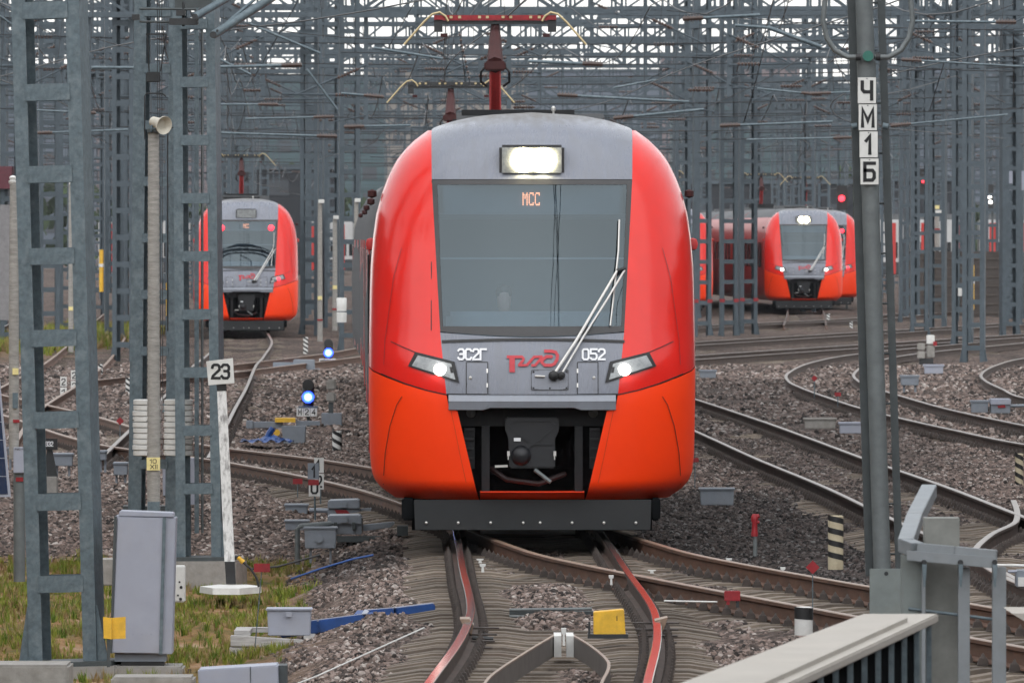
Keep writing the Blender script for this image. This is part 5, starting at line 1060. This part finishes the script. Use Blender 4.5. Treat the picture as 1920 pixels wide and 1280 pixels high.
# guard rails converging in the foreground
def wpt(px, py, z=0.0): x, d = g(px, py, z); return Vector((x, d, z))
PLATE = [(-0.012, -0.17), (0.012, -0.17), (0.012, 0.0), (-0.012, 0.0)]
for lab, pts in (('left converging guard rail between the running rails', [(1045, 1186), (985, 1222), (925, 1262), (905, 1285), (880, 1330)]), ('right converging guard rail between the running rails', [(1068, 1186), (1105, 1208), (1138, 1236), (1141, 1252), (1128, 1280), (1120, 1330)])):
    W = [wpt(x, y, 0.0) for x, y in pts]; root = empty('guard_rail', W[0], label=lab, cat='guard rail', group='converging guard rails')
    fx = smooth_table(sorted([(p.y, p.x) for p in W])); ds = rng(W[-1].y, W[0].y, 0.4)
    sweep([Vector((fx(d), d, 0)) for d in ds], [(-0.012, -0.17), (0.012, -0.17), (0.012, -0.012), (0.012, 0.0), (-0.012, 0.0), (-0.012, -0.012)], (2, 3, 4), [mat('guard_steel', (0.12, 0.105, 0.095), 0.6, 0.3, 0.2, 4), RTOPR], 'plate', root, W[0])
    MB().box(-0.03, 0.03, -0.7, 0.03, -0.168, 0.003).build('white_end', WHITE, root)
for i, (px, py, w) in enumerate(((905, 1225, 60), (1240, 1215, 90))):
    t = T('joint_plate', ['left', 'right'][i] + ' stack of dark rail joint plates in the foreground', 'joint plate', px, py, gd(py, -0.18), 'rail joint plates')
    for k in range(6): t.box('plate', FAST, px - w / 2 + k * 3, py - 22 + k * 7, px + w / 2 - k * 4, py - 19 + k * 7, -0.1 + (5 - k) * 0.6, 0.05 + (5 - k) * 0.6)
t = T('rail_joint', 'hooked rail expansion joint on the left running rail', 'rail joint', 868, 1165, gd(1165) + 0.1); t.poly('wing', RTOPR, [(862, 1160), (880, 1160), (888, 1172), (884, 1190), (878, 1182), (868, 1172)], -0.02, 0.5); t.tube('bolt_rod', STEELB, [(885, 1196, 0), (925, 1197, 0)], 4)
t = T('rail_joint', 'bent rail expansion joint on the right running rail', 'rail joint', 1245, 1165, gd(1165) + 0.1); t.poly('wing', RTOPR, [(1228, 1163), (1252, 1157), (1246, 1176), (1238, 1190)], -0.02, 0.4)
t = T('switch_rod', 'grey rodding lying across the sleepers before the yellow box', 'rodding', 1040, 1150, gd(1150, -0.17)); t.tube('rod', PIPE, [(955, 1143, 0), (1110, 1141, 0)], 3); t.tube('rod', PIPE, [(955, 1155, 0), (1108, 1158, 0)], 2.5); t.box('trough', GALVD, 955, 1146, 1112, 1153, 0.1, 0.3)
t = T('white_rod', 'white conduit running under the rusty rails toward the right', 'conduit', 1300, 1128, 88); t.tube('pipe', WHITE, [(1245, 1126, 0), (1345, 1128, 0)], 1.6)
t = T('signal_number', 'black signal plate with digits 2832 seen through the near mast', 'number plate', 92, 868, 120); t.box('plate', BLACK, 78, 822, 108, 843, -0.03, 0.0); t.text('lettering', INKW, '2832', 80, 827, 100, 836.5, -0.034); t.poly('post', STEELB, [(88, 843), (98, 843), (108, 895), (80, 895)], 0, 0.06); t.box('base_block', CONC, 83, 893, 108, 925, -0.15, 0.15, 0.01)
for lab, x0, y0, x1, y1, b, d in (('grey box seen through the lower window of the near mast', 99, 849, 137, 873, 892, 124), ('grey rounded box right of the near mast', 186, 844, 200, 862, 885, 123), ('grey box on legs left of the twin masts', 213, 866, 240, 890, 905, 119), ('small grey box at the far left behind the pole', 14, 838, 40, 852, 880, 126)):
    box_on_legs('junction_box', lab, 'junction box', x0, y0, x1, y1, b, d)

# ------------------------------------------------------------------ rows of gantries behind
SIDES = lambda px: 'left' if px < 640 else 'middle' if px < 1280 else 'right'
rg = random.Random(21)
def mast_template(h, joined, w=0.62):
    r = mast('lattice_mast', '', (0, 0, 0), w, h, 0.13, 0.4, 0.72, 0.15, 0.45, m=GALV2, joined=joined, back=False); return r
TPL = [(mast_template(15.0, False), False), (mast_template(15.5, True), True)]
used = [False, False]
def put_mast(label, x, d, far, rz=0.0, zs=1.0, group='background lattice masts'):
    i = 1 if far else 0
    r = TPL[i][0] if not used[i] else copy_tree(TPL[i][0]); used[i] = True
    r.location = (x, d, -0.28); r.rotation_euler = (0, 0, rz); r.scale = (1, 1, zs); tag(r, label, 'mast', group); return r
BR = {}
def bar_mesh(key, l, w, m):
    if key not in BR: BR[key] = MB().box(-l / 2, l / 2, -w / 2, w / 2, -w / 2, w / 2).mesh('brace', m)
    return BR[key]
INS = MB(); INS.lathe([(0.03, -0.34)] + [q for i in range(7) for q in ((0.032, -0.30 + i * 0.09), (0.065, -0.27 + i * 0.09), (0.032, -0.24 + i * 0.09))] + [(0.03, 0.36)], (0, 0, 0), 8, 'x'); INS_ME = INS.mesh('insulator', INSUL, smooth=True)
DROP = MB().box(-0.06, 0.06, -0.06, 0.06, -3.1, 0).mesh('drop_post', GALV2); ARM = MB().tube([(0, 0, 0), (2.5, 0, 0.05)], 0.035, 6).mesh('registration_arm', GALV2); ARM2 = MB().tube([(0, 0, 0), (1.9, 0, -0.85)], 0.03, 6).mesh('stay_arm', GALV2); STEADY = MB().tube([(0, 0, 0), (1.1, 0, -0.18)], 0.02, 6).mesh('steady_arm', GALV2)
def beam(label, x0, x1, d, zb, h, drops, far):
    L_ = x1 - x0; root = empty('gantry_beam', (x0, d, zb), label=label, cat='gantry beam', group='gantry beams across the tracks'); c = 0.15
    for y in (-0.3, 0.3):
        for z in (0, h): MB().box(0, L_, y - c / 2, y + c / 2, z - c / 2, z + c / 2).build('chord', GALV2, root)
    n = max(3, round(L_ / 1.5)); s = L_ / n; dl = math.hypot(s, h); mbf = MB()
    for y in (-0.3, 0.3):
        for i in range(n + 1):
            if far: mbf.box(i * s - .04, i * s + .04, y - .04, y + .04, 0, h)
            else: link('brace', bar_mesh(('v', round(h, 2)), h - c, 0.075, GALV2), root, (i * s, y, h / 2), (0, R(90), 0))
            if i < n:
                a = math.atan2(h, s) * (1 if i % 2 else -1)
                if far: mbf.bar((i * s, y, 0 if i % 2 else h), ((i + 1) * s, y, h if i % 2 else 0), 0.08)
                else: link('brace', bar_mesh(('d', round(dl, 3)), dl - c, 0.07, GALV2), root, ((i + .5) * s, y, h / 2), (0, -a, 0))
    if far: tag(mbf.build('web', GALV2, root), kind='stuff')
    for q in drops:
        sg = rg.choice((-1, 1)); x = q * L_; hh = rg.uniform(0.75, 1.15)
        link('drop_post', DROP, root, (x, 0, 0), sc=(1, 1, hh)); zz = -3.1 * hh
        for k, me in enumerate((ARM, ARM2, STEADY)):
            link(me.name.split('.')[0], me, root, (x, -0.1, (zz + 0.9, zz + 1.75, zz + 0.35)[k]), sc=(sg * rg.uniform(0.8, 1.1), 1, 1))
        link('insulator', INS_ME, root, (x + sg * 0.55, -0.1, zz + 0.92)); link('insulator', INS_ME, root, (x + sg * 0.5, -0.1, zz + 1.52), (0, sg * R(24), 0))
    return root
ROWS = [(268, 9.6, 1.0), (300, 10.4, 1.1), (338, 10.0, 1.0), (372, 11.4, 1.2), (412, 10.2, 1.1), (455, 12.0, 1.2), (500, 10.6, 1.1), (548, 12.6, 1.3), (604, 11.0, 1.2), (664, 13.0, 1.3), (730, 11.4, 1.2), (805, 13.2, 1.4), (890, 12.0, 1.3), (985, 14.0, 1.4)]
def px_of(x, d): return 960 + x * FPX / d
def blocked(x, d):
    p = px_of(x, d)
    if d < 330 and 395 < p < 600: return True
    if d < 440 and 1420 < p < 1625: return True
    if 720 < p < 1270: return True
    return False
nm = 0
for ri, (d, zb, h) in enumerate(ROWS):
    hw = 0.0535 * d + 2.0; x = -hw + rg.uniform(0, 3); xs = []
    while x < hw + 4:
        if not blocked(x, d): xs.append(x)
        x += rg.uniform(5.0, 9.5) * (0.62 if d < 420 else 0.95)
    far = d > 430; rowname = ORD[ri]
    for i, x in enumerate(xs):
        put_mast(f'{ORD[min(i, 17)]} lattice mast from the left in the {rowname} row of gantries from the front', x, d + rg.uniform(-1.5, 1.5), far, rz=rg.uniform(-0.25, 0.25), zs=rg.uniform(0.88, 1.08))
        nm += 1
    ends = [-hw - 2, rg.uniform(-0.35, -0.05) * hw, rg.uniform(0.1, 0.45) * hw, hw + 3]
    for i in range(3):
        a, b = ends[i], ends[i + 1]; nd = max(1, int((b - a) / 4.6))
        beam(f'{["left", "middle", "right"][i]} lattice girder of the {rowname} gantry row from the front', a, b - 0.2, d, zb + rg.uniform(-0.5, 0.6), h, [(k + rg.uniform(0.2, 0.8)) / nd for k in range(nd)], far)
    # a light second tie and cross wires
    t_ = empty('span_wire', (-hw, d + 1, 7), label=f'thin cross span wires of the {rowname} gantry row from the front', cat='wire', group='cross span wires')
    for z in (6.9 + rg.uniform(-.3, .3), 7.9 + rg.uniform(-.3, .5), 9.0):
        MB().tube([(2 * hw * k / 8, 0, z - 7 - 0.35 * math.sin(math.pi * k / 8)) for k in range(9)], 0.016, 5).build('strand', WIRE, t_)
    for k in range(5):
        xx = 2 * hw * (k + rg.uniform(0, 1)) / 5; link('insulator', INS_ME, t_, (xx, 0, 0.6 + rg.uniform(-.3, .5)))
for ri, (d, zb, h) in enumerate([(284, 10.9, 0.9), (320, 11.8, 1.0), (355, 9.6, 0.9), (392, 12.6, 1.0), (434, 9.4, 1.0), (478, 13.2, 1.2), (574, 9.8, 1.0), (635, 15.2, 1.3)]):
    hw = 0.0535 * d + 2.0; e_ = [-hw - 2, rg.uniform(-0.3, 0.3) * hw, hw + 3]
    for i in range(2):
        beam(f'{["left", "right"][i]} half of the {ORD[ri]} intermediate girder counted from the front', e_[i], e_[i + 1] - 0.2, d, zb, h, [(k + rg.uniform(0.2, 0.8)) / 4 for k in range(4)], d > 400)
# masts of the middle distance that stand out
for lab, px, d, rz in (('ladder mast with white weights beside the far blue signal', 655, 296, 0.1), ('left one of three ladder masts right of the front train', 1316, 338, 0.15), ('middle one of three ladder masts right of the front train', 1366, 341, 0.1), ('right one of three ladder masts right of the front train', 1402, 346, 0.2), ('ladder mast right of the signal pole before the dark fence', 1700, 392, 0.05), ('ladder mast with pale box before the dark fence', 1806, 400, 0.0), ('ladder mast at the right before the far red carriages', 1860, 452, 0.0), ('ladder mast near the right edge', 1899, 372, 0.1), ('slim ladder mast right of the left train', 590, 430, 0.2), ('ladder mast seen left of the near mast window', 92, 290, 0.1), ('ladder mast between the near mast and the twin masts', 214, 315, 0.1)):
    r = put_mast(lab, (px - 960) * d / FPX, d, False, rz, 1.0, 'middle distance masts')
    if '1402' == str(px) or 'three' in lab:
        for sg in (-1, 1): MB().box(sg * 0.25 - 0.09, sg * 0.25 + 0.09, -0.235, -0.225, 1.25, 1.37).build('red_band', REDP, r)
t = T('counterweight', 'white drum shaped weights on the mast beside the far blue signal', 'weight', 641, 605, 292); t.lathe('drum', WHITE, 641, [(9, 604), (9.5, 586), (8, 585)], -0.4, 14); t.lathe('drum', WHITE, 641, [(9, 583), (9.5, 560), (8, 558)], -0.4, 14)

# ------------------------------------------------------------------ overhead wires along the tracks
def overhead(label, fx, d0, d1, zc=6.36, r=0.011):
    root = empty('overhead_line', (fx(d0), d0, zc), label=label, cat='wire', group='overhead contact lines'); lo = Vector((fx(d0), d0, zc))
    ds = rng(d0, d1, 6); zig = lambda d: 0.25 * math.sin(d / 50 * math.pi)
    MB().tube([Vector((fx(d) + zig(d), d, zc)) - lo for d in ds], r, 5).build('contact_wire', WIRE, root)
    ms = lambda d: zc + 1.75 - 0.9 * math.sin(math.pi * ((d % 48) / 48))
    MB().tube([Vector((fx(d) + zig(d) * .6, d, ms(d))) - lo for d in ds], r * 1.15, 5).build('messenger_wire', WIRE, root)
    mb = MB()
    for d in rng(d0 + 3, d1 - 3, 8): mb.tube([Vector((fx(d) + zig(d), d, zc)) - lo, Vector((fx(d) + zig(d) * .6, d, ms(d))) - lo], 0.006, 4)
    tag(mb.build('droppers', WIRE, root), kind='stuff')
overhead('contact wires above the front train', lambda d: XA(d) + 0.62 * (1 - sstep(100, 130, d)), 30, 420, 6.36, 0.010)
overhead('contact wires above the track right of the front train', XC, 40, 290)
overhead('contact wires above the rusty crossing track', XB, 60, 205)
overhead('contact wires above the S curved track', XD, 110, 300)
overhead('contact wires above the left train', XG, 142, 520)
overhead('contact wires above the oncoming right train', XR, 300, 640)
overhead('contact wires above the diagonal left track', XK, 150, 450)
overhead('contact wires above the outermost left track', XL, 172, 450)
for i, (xa, xb) in enumerate(((-24, -30), (-13, -17), (-3, -6), (4, 2), (9, 12), (18, 24), (25, 33))):
    overhead(f'{ORD[i]} far contact line from the left behind the trains', lambda d, xa=xa, xb=xb: lerp(xa, xb, (d - 330) / 500), 330, 980, 6.4 + 0.1 * (i % 3), 0.016)
for i, (x, z) in enumerate(((-16, 10.8), (-8, 9.6), (-5, 11.5), (6.5, 9.9), (12, 11.2), (20, 10.4))):
    rt = empty('feeder_wire', (x, 200, z), label=f'{ORD[i]} high feeder cable from the left running along the masts', cat='wire', group='high feeder cables')
    for k in range(2): MB().tube([(k * 0.5 + x * 0.002 * q * 8, q * 10, k * 0.3 - 0.9 * math.sin(math.pi * ((q % 6) / 6))) for q in range(70)], 0.017, 5).build('strand', WIRE, rt)

# registration arms hanging in the middle distance
ARMS = [(172, 127, 262, 127, 3, 0, 150), (400, 126, 566, 122, 3, 1, 150), (400, 196, 522, 196, 2, 1, 170), (460, 223, 626, 219, 2, 1, 190), (404, 249, 632, 256, 2.4, 1, 170), (405, 108, 470, 140, 2.4, 0, 160), (470, 46, 600, 100, 2.4, 0, 160), (575, 130, 632, 205, 2.4, 0, 170), (990, 115, 1130, 121, 3.2, 1, 150), (1045, 178, 1292, 191, 2.6, -1, 170), (1150, 222, 1320, 205, 2.6, -1, 165), (1350, 236, 1562, 228, 2.4, -1, 180), (1420, 166, 1540, 178, 2, 1, 200), (1280, 36, 1425, 28, 3, -1, 150), (1378, 48, 1440, 52, 3, 0, 130), (1440, 52, 1540, 88, 4, 0, 130), (1520, 176, 1612, 172, 2, -1, 190), (1670, 236, 1890, 215, 2, -1, 200), (1690, 112, 1920, 125, 2, -1, 150), (700, 90, 830, 110, 2.5, 0, 150), (640, 175, 720, 182, 2.2, 1, 170), (645, 238, 770, 235, 2.4, -1, 170), (1700, 40, 1905, 42, 2.6, 1, 140), (1400, 262, 1600, 258, 2, 1, 220), (1150, 165, 1230, 150, 2, 0, 200), (30, 205, 180, 212, 2, 1, 200), (0, 30, 40, 60, 2, 0, 150), (60, 250, 240, 243, 2, -1, 210)]
ARM_LABELS = ['thick plain tube between the near mast and the twin masts', 'long overhead arm leaving the twin masts to the right, topmost with brown tip', 'short overhead arm right of the twin masts ending in a brown insulator', "overhead arm floating above the left train's pantograph", 'long overhead arm just above the dark shed behind the left train', "short diagonal stay falling right beside the twin masts' struts", 'long slanting stay tube high between the twin masts and the weights mast', 'steep diagonal stay left of the weights mast', 'overhead arm with brown insulator just right of the front pantograph arm', "long overhead arm with brown left end above the front train's right shoulder", "overhead arm rising to the right, below the long arm over the train's shoulder", 'long overhead arm left of the letter plates, above the oncoming train', 'short arm with brown right end left of the top letter plate', 'topmost arm with brown left end between pantograph and signal pole', 'short level upper piece of the cranked arm left of the cable loop', 'thick sloping piece of the cranked arm left of the cable loop', 'short arm touching the signal pole beside its top letter plate', 'long slightly rising arm right of the lowest letter plates', 'long arm with brown left end right of the cable loop', "slanting stay tube left of the front pantograph's left horn", 'short arm with brown right end left of the rear pantograph', "overhead arm above the front train's left shoulder", 'highest arm at the top right corner', "long low arm directly above the oncoming train's roof lamp", 'short stay rising right beyond the front pantograph', 'arm crossing behind the near mast at its second opening', 'short stay in the top left corner', 'low arm running behind the near mast above the third batten']
for i, (x0, y0, x1, y1, r, ins, d) in enumerate(ARMS):
    t = T('registration_arm', ARM_LABELS[i], 'overhead arm', x0, y0, d, 'overhead registration arms')
    t.tube('arm_tube', GALV, [(x0, y0, 0), (x1, y1, 0.15)], r, 8)
    if ins:
        a, b = ((x0, y0), (x1, y1)) if ins < 0 else ((x1, y1), (x0, y0)); l = math.hypot(x1 - x0, y1 - y0); q = 38 / l
        mb = MB(); p0 = t.p(*a); p1 = t.p(lerp(a[0], b[0], q), lerp(a[1], b[1], q)); v = (p1 - p0)
        mb.tube([p0, p1], r * t.k * 1.3, 8)
        for k in range(6): c_ = p0 + v * (k + .8) / 7; mb.tube([c_ - v * .02, c_ + v * .02], r * t.k * 2.3, 8)
        mb.build('insulator', INSUL, t.root)
# strings of wires crossing the top of the view
SW = [((400, 30), (640, 62), 7), ((640, 70), (860, 60), 5), ((640, 98), (1640, 100), 4), ((1250, 20), (1920, 48), 10), ((1380, 60), (1620, 36), -8), ((1640, 90), (1920, 0), 5), ((1620, 118), (1920, 128), 4), ((0, 8), (90, 60), 3), ((172, 70), (262, 90), 2), ((1270, 220), (1540, 85), 12), ((780, 0), (720, 92), 0), ((862, 60), (872, 160), 0), ((1770, 118), (1755, 205), 0), ((1440, 55), (1400, 230), 10), ((1900, 60), (1915, 190), 6), ((560, 0), (470, 140), 0), ((1130, 60), (1060, 0), 0), ((905, 40), (980, 0), 0), ((850, 45), (845, -10), 0), ((870, 45), (905, -10), 0)]
WIRE_LABELS = ["wire rising from the twin masts' struts toward the weights mast", "wire just left of the front pantograph's contact strips", "long level wire crossing behind the front pantograph's maroon arm", 'long sagging wire high across the right third', 'wire climbing right to meet the cable loop', 'wire climbing steeply to the top right corner', 'wire leaving the signal pole to the right below the loop', 'wire in the top left corner crossing to the near mast', 'short wire between the near mast and the twin masts', "drooping wire climbing from the train's right shoulder to the loop", "steep wire left of the front pantograph's left horn", 'near vertical wire beside the hanging insulator string', "hanging wire right of the signal pole's cable loop", "hanging wire left of the signal pole's letter plates", 'hanging wire at the right edge near the top', "steep wire between the twin masts' struts and the left train", "wire climbing left from the front pantograph's right horn", 'wire climbing right from the middle of the front pantograph', 'upright wire above the left end of the front pantograph', 'leaning wire above the left end of the front pantograph']
for i, (a, b, sag) in enumerate(SW):
    t = T('wire', WIRE_LABELS[i], 'wire', a[0], a[1], 140 + 5 * i, 'loose wires overhead')
    t.tube('strand', WIRE, [(lerp(a[0], b[0], k / 8), lerp(a[1], b[1], k / 8) + sag * math.sin(math.pi * k / 8), k * 0.4) for k in range(9)], 0.9, 5)
t = T('chain_hanger', 'string of brown insulators hanging left of the front pantograph', 'insulator string', 880, 160, 150)
for k in range(9): t.lathe('insulator', INSUL, 862 + k * 2.2, [(1, 68 + k * 10), (3.2, 66 + k * 10), (1, 63 + k * 10)], 0, 8)
t.tube('rod', WIRE, [(861, 60, 0.02), (882, 160, 0.02)], 0.8)

# ------------------------------------------------------------------ far background
FENCE = mat('fence_brown', (0.060, 0.050, 0.045), 0.85, 0, 0.25, 0.6)
rt = empty('slatted_fence', ((1690 - 960) * 425 / FPX, 425, -0.3), label='dark brown slatted noise fence behind the right hand tracks', cat='fence')
pm = MB().box(0, 2.35, -0.05, 0.05, 0, 2.95).mesh('panel', FENCE); po = MB().box(-0.08, 0.08, -0.12, 0.12, 0, 3.1).mesh('fence_post', GALVD); sl_ = MB().box(0, 2.35, -0.08, -0.051, 0, 0.06).mesh('slat', mat('fence_slat', (0.08, 0.066, 0.058), 0.8))
for i in range(5):
    q = link('panel', pm, rt, (0.1 + i * 2.5, 0, 0)); link('fence_post', po, rt, (i * 2.5, 0, 0))
    for k in range(7): link('slat', sl_, q, (0, 0, 0.2 + k * 0.4))
def carriage_row(label, px0, px1, d, zr, stripe, n):
    a, b = (px0 - 960) * d / FPX, (px1 - 960) * d / FPX; root = empty('parked_carriages', (a, d, 0), label=label, cat='train', group='carriages parked far behind'); w = (b - a) / n
    for i in range(n):
        c = MB().box(i * w + .15, (i + 1) * w - .15, 0, 2.9, 0.9, zr).build('carriage', T_SIDEL, root, bevel=0.1); MB().box(i * w + .3, (i + 1) * w - .3, .4, 2.5, zr, zr + 0.35).build('roof', T_ROOF, c); MB().box(i * w + .2, (i + 1) * w - .2, -0.012, 0.0, 0.95, 1.75).build('lower_band', T_SIDE, c)
        for k in range(4):
            x = i * w + (k + .55) * w / 4.6; MB().box(x, x + w * .12, -0.014, 0.0, 2.0, 3.0).build('window', T_WIN, c)
        MB().box(i * w + w * .36, i * w + w * .62, -0.02, 0.0, 1.0, zr - .2).build('door', stripe, c)
carriage_row('row of grey carriages with red doors behind the dark fence', 1640, 1960, 600, 4.4, T_SIDER, 5)
carriage_row('row of dark carriages far behind the left train', 180, 420, 640, 4.4, T_SIDER, 4)
carriage_row('row of grey carriages between the left train and the front train', 560, 720, 680, 4.4, T_SIDER, 3)
BW = [mat('facade_pink', (0.17, 0.14, 0.145), 0.9, 0, 0.1, 0.1), mat('facade_blue', (0.10, 0.12, 0.15), 0.9, 0, 0.1, 0.1), mat('facade_teal', (0.05, 0.085, 0.095), 0.7, 0, 0.15, 0.1), mat('facade_dark', (0.022, 0.025, 0.03), 0.9, 0, 0.2, 0.1), mat('facade_cream', (0.19, 0.175, 0.16), 0.9, 0, 0.1, 0.1)]
BWIN = mat('far_windows', (0.035, 0.042, 0.052), 0.3, 0, 0.2, 0.3)
def building(label, px0, px1, ytop, d, m, rows=5, depth=18):
    a, b = (px0 - 960) * d / FPX, (px1 - 960) * d / FPX; zt = CH + (HZ - ytop) * d / FPX; root = empty('building', ((a + b) / 2, d, 0), label=label, cat='building', group='buildings far behind the yard'); w = b - a
    MB().box(-w / 2, w / 2, 0, depth, -0.3, zt).build('wall', m, root); MB().box(-w / 2 - .3, w / 2 + .3, -.3, depth + .3, zt, zt + .5).build('parapet', GALV2, root)
    mb = MB(); n = max(2, int(w / 3)); fl = max(2, int(zt / 3.1))
    for i in range(n):
        for k in range(fl): mb.box(-w / 2 + (i + .25) * w / n, -w / 2 + (i + .75) * w / n, -0.06, -0.002, 0.8 + k * zt / fl, 0.8 + k * zt / fl + 1.5)
    tag(mb.build('windows', BWIN, root), kind='stuff')
building('teal glazed hall behind the left train', 400, 720, 150, 1180, BW[2]); building('dark shed behind the left train', 405, 640, 318, 900, BW[3]); building('pinkish block behind the twin masts', 150, 420, 120, 1350, BW[0]); building('blue grey block at the far left', -120, 170, 140, 1280, BW[1]); building('cream block behind the pantograph', 690, 990, 118, 1500, BW[4]); building('teal hall behind the right masts', 1260, 1720, 165, 1220, BW[2]); building('pink block above the oncoming train', 1240, 1500, 105, 1600, BW[0]); building('blue grey block at the far right', 1690, 2050, 125, 1450, BW[1]); building('dark shed right of the signal pole', 1640, 1800, 340, 860, BW[3]); building('low dark shed behind the oncoming train', 1290, 1600, 345, 940, BW[3]); building('blue grey tower behind the front train roof', 960, 1260, 135, 1700, BW[1])
rt = building
root = empty('platform_shelter', at(-40, 600, 300), label='grey wall with dark red roof at the left edge behind the pole', cat='building'); 
MB().box(-1.5, 0.98, 0, 14, 0, 3.6).build('wall', mat('shelter_grey', (0.20, 0.195, 0.20), 0.9), root); MB().box(-1.6, 1.05, -0.2, 14, 4.1, 4.8).build('roof', mat('roof_maroon', (0.10, 0.03, 0.04), 0.8), root); MB().box(-1.5, 0.9, 0.2, 13.8, 3.6, 4.1).build('eaves', GALV2, root)
def add_unseen_shed(label, x0, x1, d0, d1, h, m, name='added_shed'):  # unseen buildings added to darken reflections on the train and block horizon light
    root = empty(name, ((x0 + x1) / 2, d0, -0.3), label=label, cat='building', group='added unseen sheds that block low sky light'); cx = (x0 + x1) / 2; L_ = d1 - d0
    MB().box(x0 - cx, x1 - cx, 0, L_, 0, h).build('wall', m, root); MB().box(x0 - cx - .5, x1 - cx + .5, -.5, L_ + .5, h + 0.003, h + .6).build('roof', T_ROOF, root)
    nb = int(L_ / 6) if L_ > (x1 - x0) else int((x1 - x0) / 6)
    for k in range(nb):
        if L_ > (x1 - x0):
            fx = (x0 - cx - .04) if x0 > 0 else (x1 - cx + .04); MB().box(min(fx, fx + .03), max(fx, fx + .03), k * 6 + 1, k * 6 + 4.5, 2.0, 2.0 + h * .45).build('window', BWIN, root)
        else: MB().box(x0 - cx + k * 6 + 1, x0 - cx + k * 6 + 4.5, L_ + .01, L_ + .05, 2.5, 2.5 + h * .5).build('window', BWIN, root)
SHED = mat('shed_cladding', (0.075, 0.072, 0.07), 0.9, 0, 0.2, 0.3)
add_unseen_shed('added unseen dark shed on the right that darkens reflections and side light', 21, 40, -60, 185, 9.5, SHED); add_unseen_shed('added unseen dark shed on the left that darkens reflections and side light', -40, -19, -60, 150, 9.5, SHED); add_unseen_shed('added unseen dark hall behind the viewpoint that darkens reflections', -60, 60, -75, -40, 15, SHED, 'added_hall')
# a dark belt of trees closes the yard
LEAF = mat('far_foliage', (0.045, 0.07, 0.03), 0.9, 0, 0.5, 0.4)
mb = MB(); rt_ = random.Random(9)
for i in range(2600):
    x = rt_.uniform(-75, 75); hgt = 7.5 + 2.2 * math.sin(x * 0.21) + 1.3 * math.sin(x * 0.53 + 1); z = hgt * rt_.random() ** 0.7; y = 1020 + rt_.uniform(-4, 4); s = rt_.uniform(0.5, 1.3)
    a = rt_.uniform(0, 6.28); b = rt_.uniform(-0.8, 0.8)
    u = Vector((math.cos(a), math.sin(a), b)).normalized() * s; v = Vector((-math.sin(a) * b, math.cos(a) * b, 1)).normalized() * s
    c = Vector((x, y, z)); mb.add([c - u, c - v * .7, c + u, c + v], [(0, 1, 2, 3)])
tag(mb.build('distant_wood', LEAF), 'dark belt of trees closing the far end of the yard', 'trees', kind='stuff')
def lamp_signal(label, px, py, d, m, n=1, r=6):
    t = T('signal', label, 'signal', px, 600, d, 'far colour light signals'); t.box('post', GALVD, px + 8, py - 20, px + 12, 600, 0.1, 0.25)
    t.box('backboard', BLACK, px - 9, py - 24, px + 11, py + 22, 0.0, 0.1)
    for k in range(n): t.disc('lens', m, px + (0, -7, 5, 6)[k], py + (0, -4, -2, 9)[k], r * (1 if k == 0 else .8), -0.12, 0.0, 12)
lamp_signal('red lit signal above the oncoming train', 1578, 372, 470, LAMPR, 1, 6); lamp_signal('red lit far signal right of the signal pole', 1731, 340, 520, LAMPR, 1, 3); lamp_signal('signal with white lit lamps near the right edge', 1851, 370, 520, LAMPC, 4, 4)
for lab, px, y0, y1, d in (('yellow post seen left of the twin masts', 190, 468, 527, 330), ('yellow post seen through the twin masts', 315, 530, 572, 300), ('yellow striped post before the dark fence', 1821, 497, 560, 398)):
    t = T('yellow_post', lab, 'post', px, y1 + 20, d, 'yellow far posts'); t.tube('shaft', YELP, [(px, y1 + 20, 0), (px, y0, 0)], 6 if d > 350 else 4, 10); t.tube('white_band', WHITE, [(px, (y0 + y1) / 2 + 3, 0), (px, (y0 + y1) / 2 - 3, 0)], 6.6 if d > 350 else 4.6, 10)
for lab, px, y0, y1, d in (('slim pale lamp pole right of the left train', 600, 380, 640, 300), ('second slim lamp pole beside the mast weights', 668, 378, 640, 290), ('slim pole with white camera right of the left train', 628, 410, 620, 310), ('pale slim pole left of the twin masts', 133, 345, 660, 280), ('short pale pole far right before the carriages', 1757, 400, 470, 440)):
    t = T('lamp_pole', lab, 'pole', px, y1, d, 'slim lamp poles'); t.lathe('shaft', CONCP, px, [(5, y1), (4, y0)], 0, 10); t.box('lamp_head', WHITE, px - 3, y0 - 6, px + 8, y0 + 1, -0.15, 0.1, 0.01); t.box('tag', YTAG, px - 4, y1 - 85, px + 4, y1 - 78, -0.11, -0.08); t.box('red_band', REDP, px - 5, y1 - 42, px + 5, y1 - 39, -0.11, -0.08)
t = T('speed_board', 'pale blue grey cabinet raised on a mast at the right edge', 'cabinet', 1905, 360, 380); t.box('cabinet', BOXL, 1887, 321, 1930, 357, -0.3, 0.2, 0.02)
t = T('relay_cabinet', 'white box on the mast before the dark fence', 'cabinet', 1795, 555, 396); t.box('cabinet', WHITE, 1787, 540, 1803, 555, -0.3, -0.1, 0.02)

# ------------------------------------------------------------------ haze
hz = bpy.data.materials.new('haze'); hz.use_nodes = True; nt = hz.node_tree; nt.nodes.clear(); oo = nt.nodes.new('ShaderNodeOutputMaterial'); pv = nt.nodes.new('ShaderNodeVolumePrincipled')
pv.inputs['Color'].default_value = (0.86, 0.92, 1.0, 1); pv.inputs['Density'].default_value = 0.00004; pv.inputs['Anisotropy'].default_value = 0.1; nt.links.new(pv.outputs[0], oo.inputs['Volume'])
tag(MB().box(-950, 950, -30, 5600, -2.0, 60).build('haze', hz), kind='stuff')
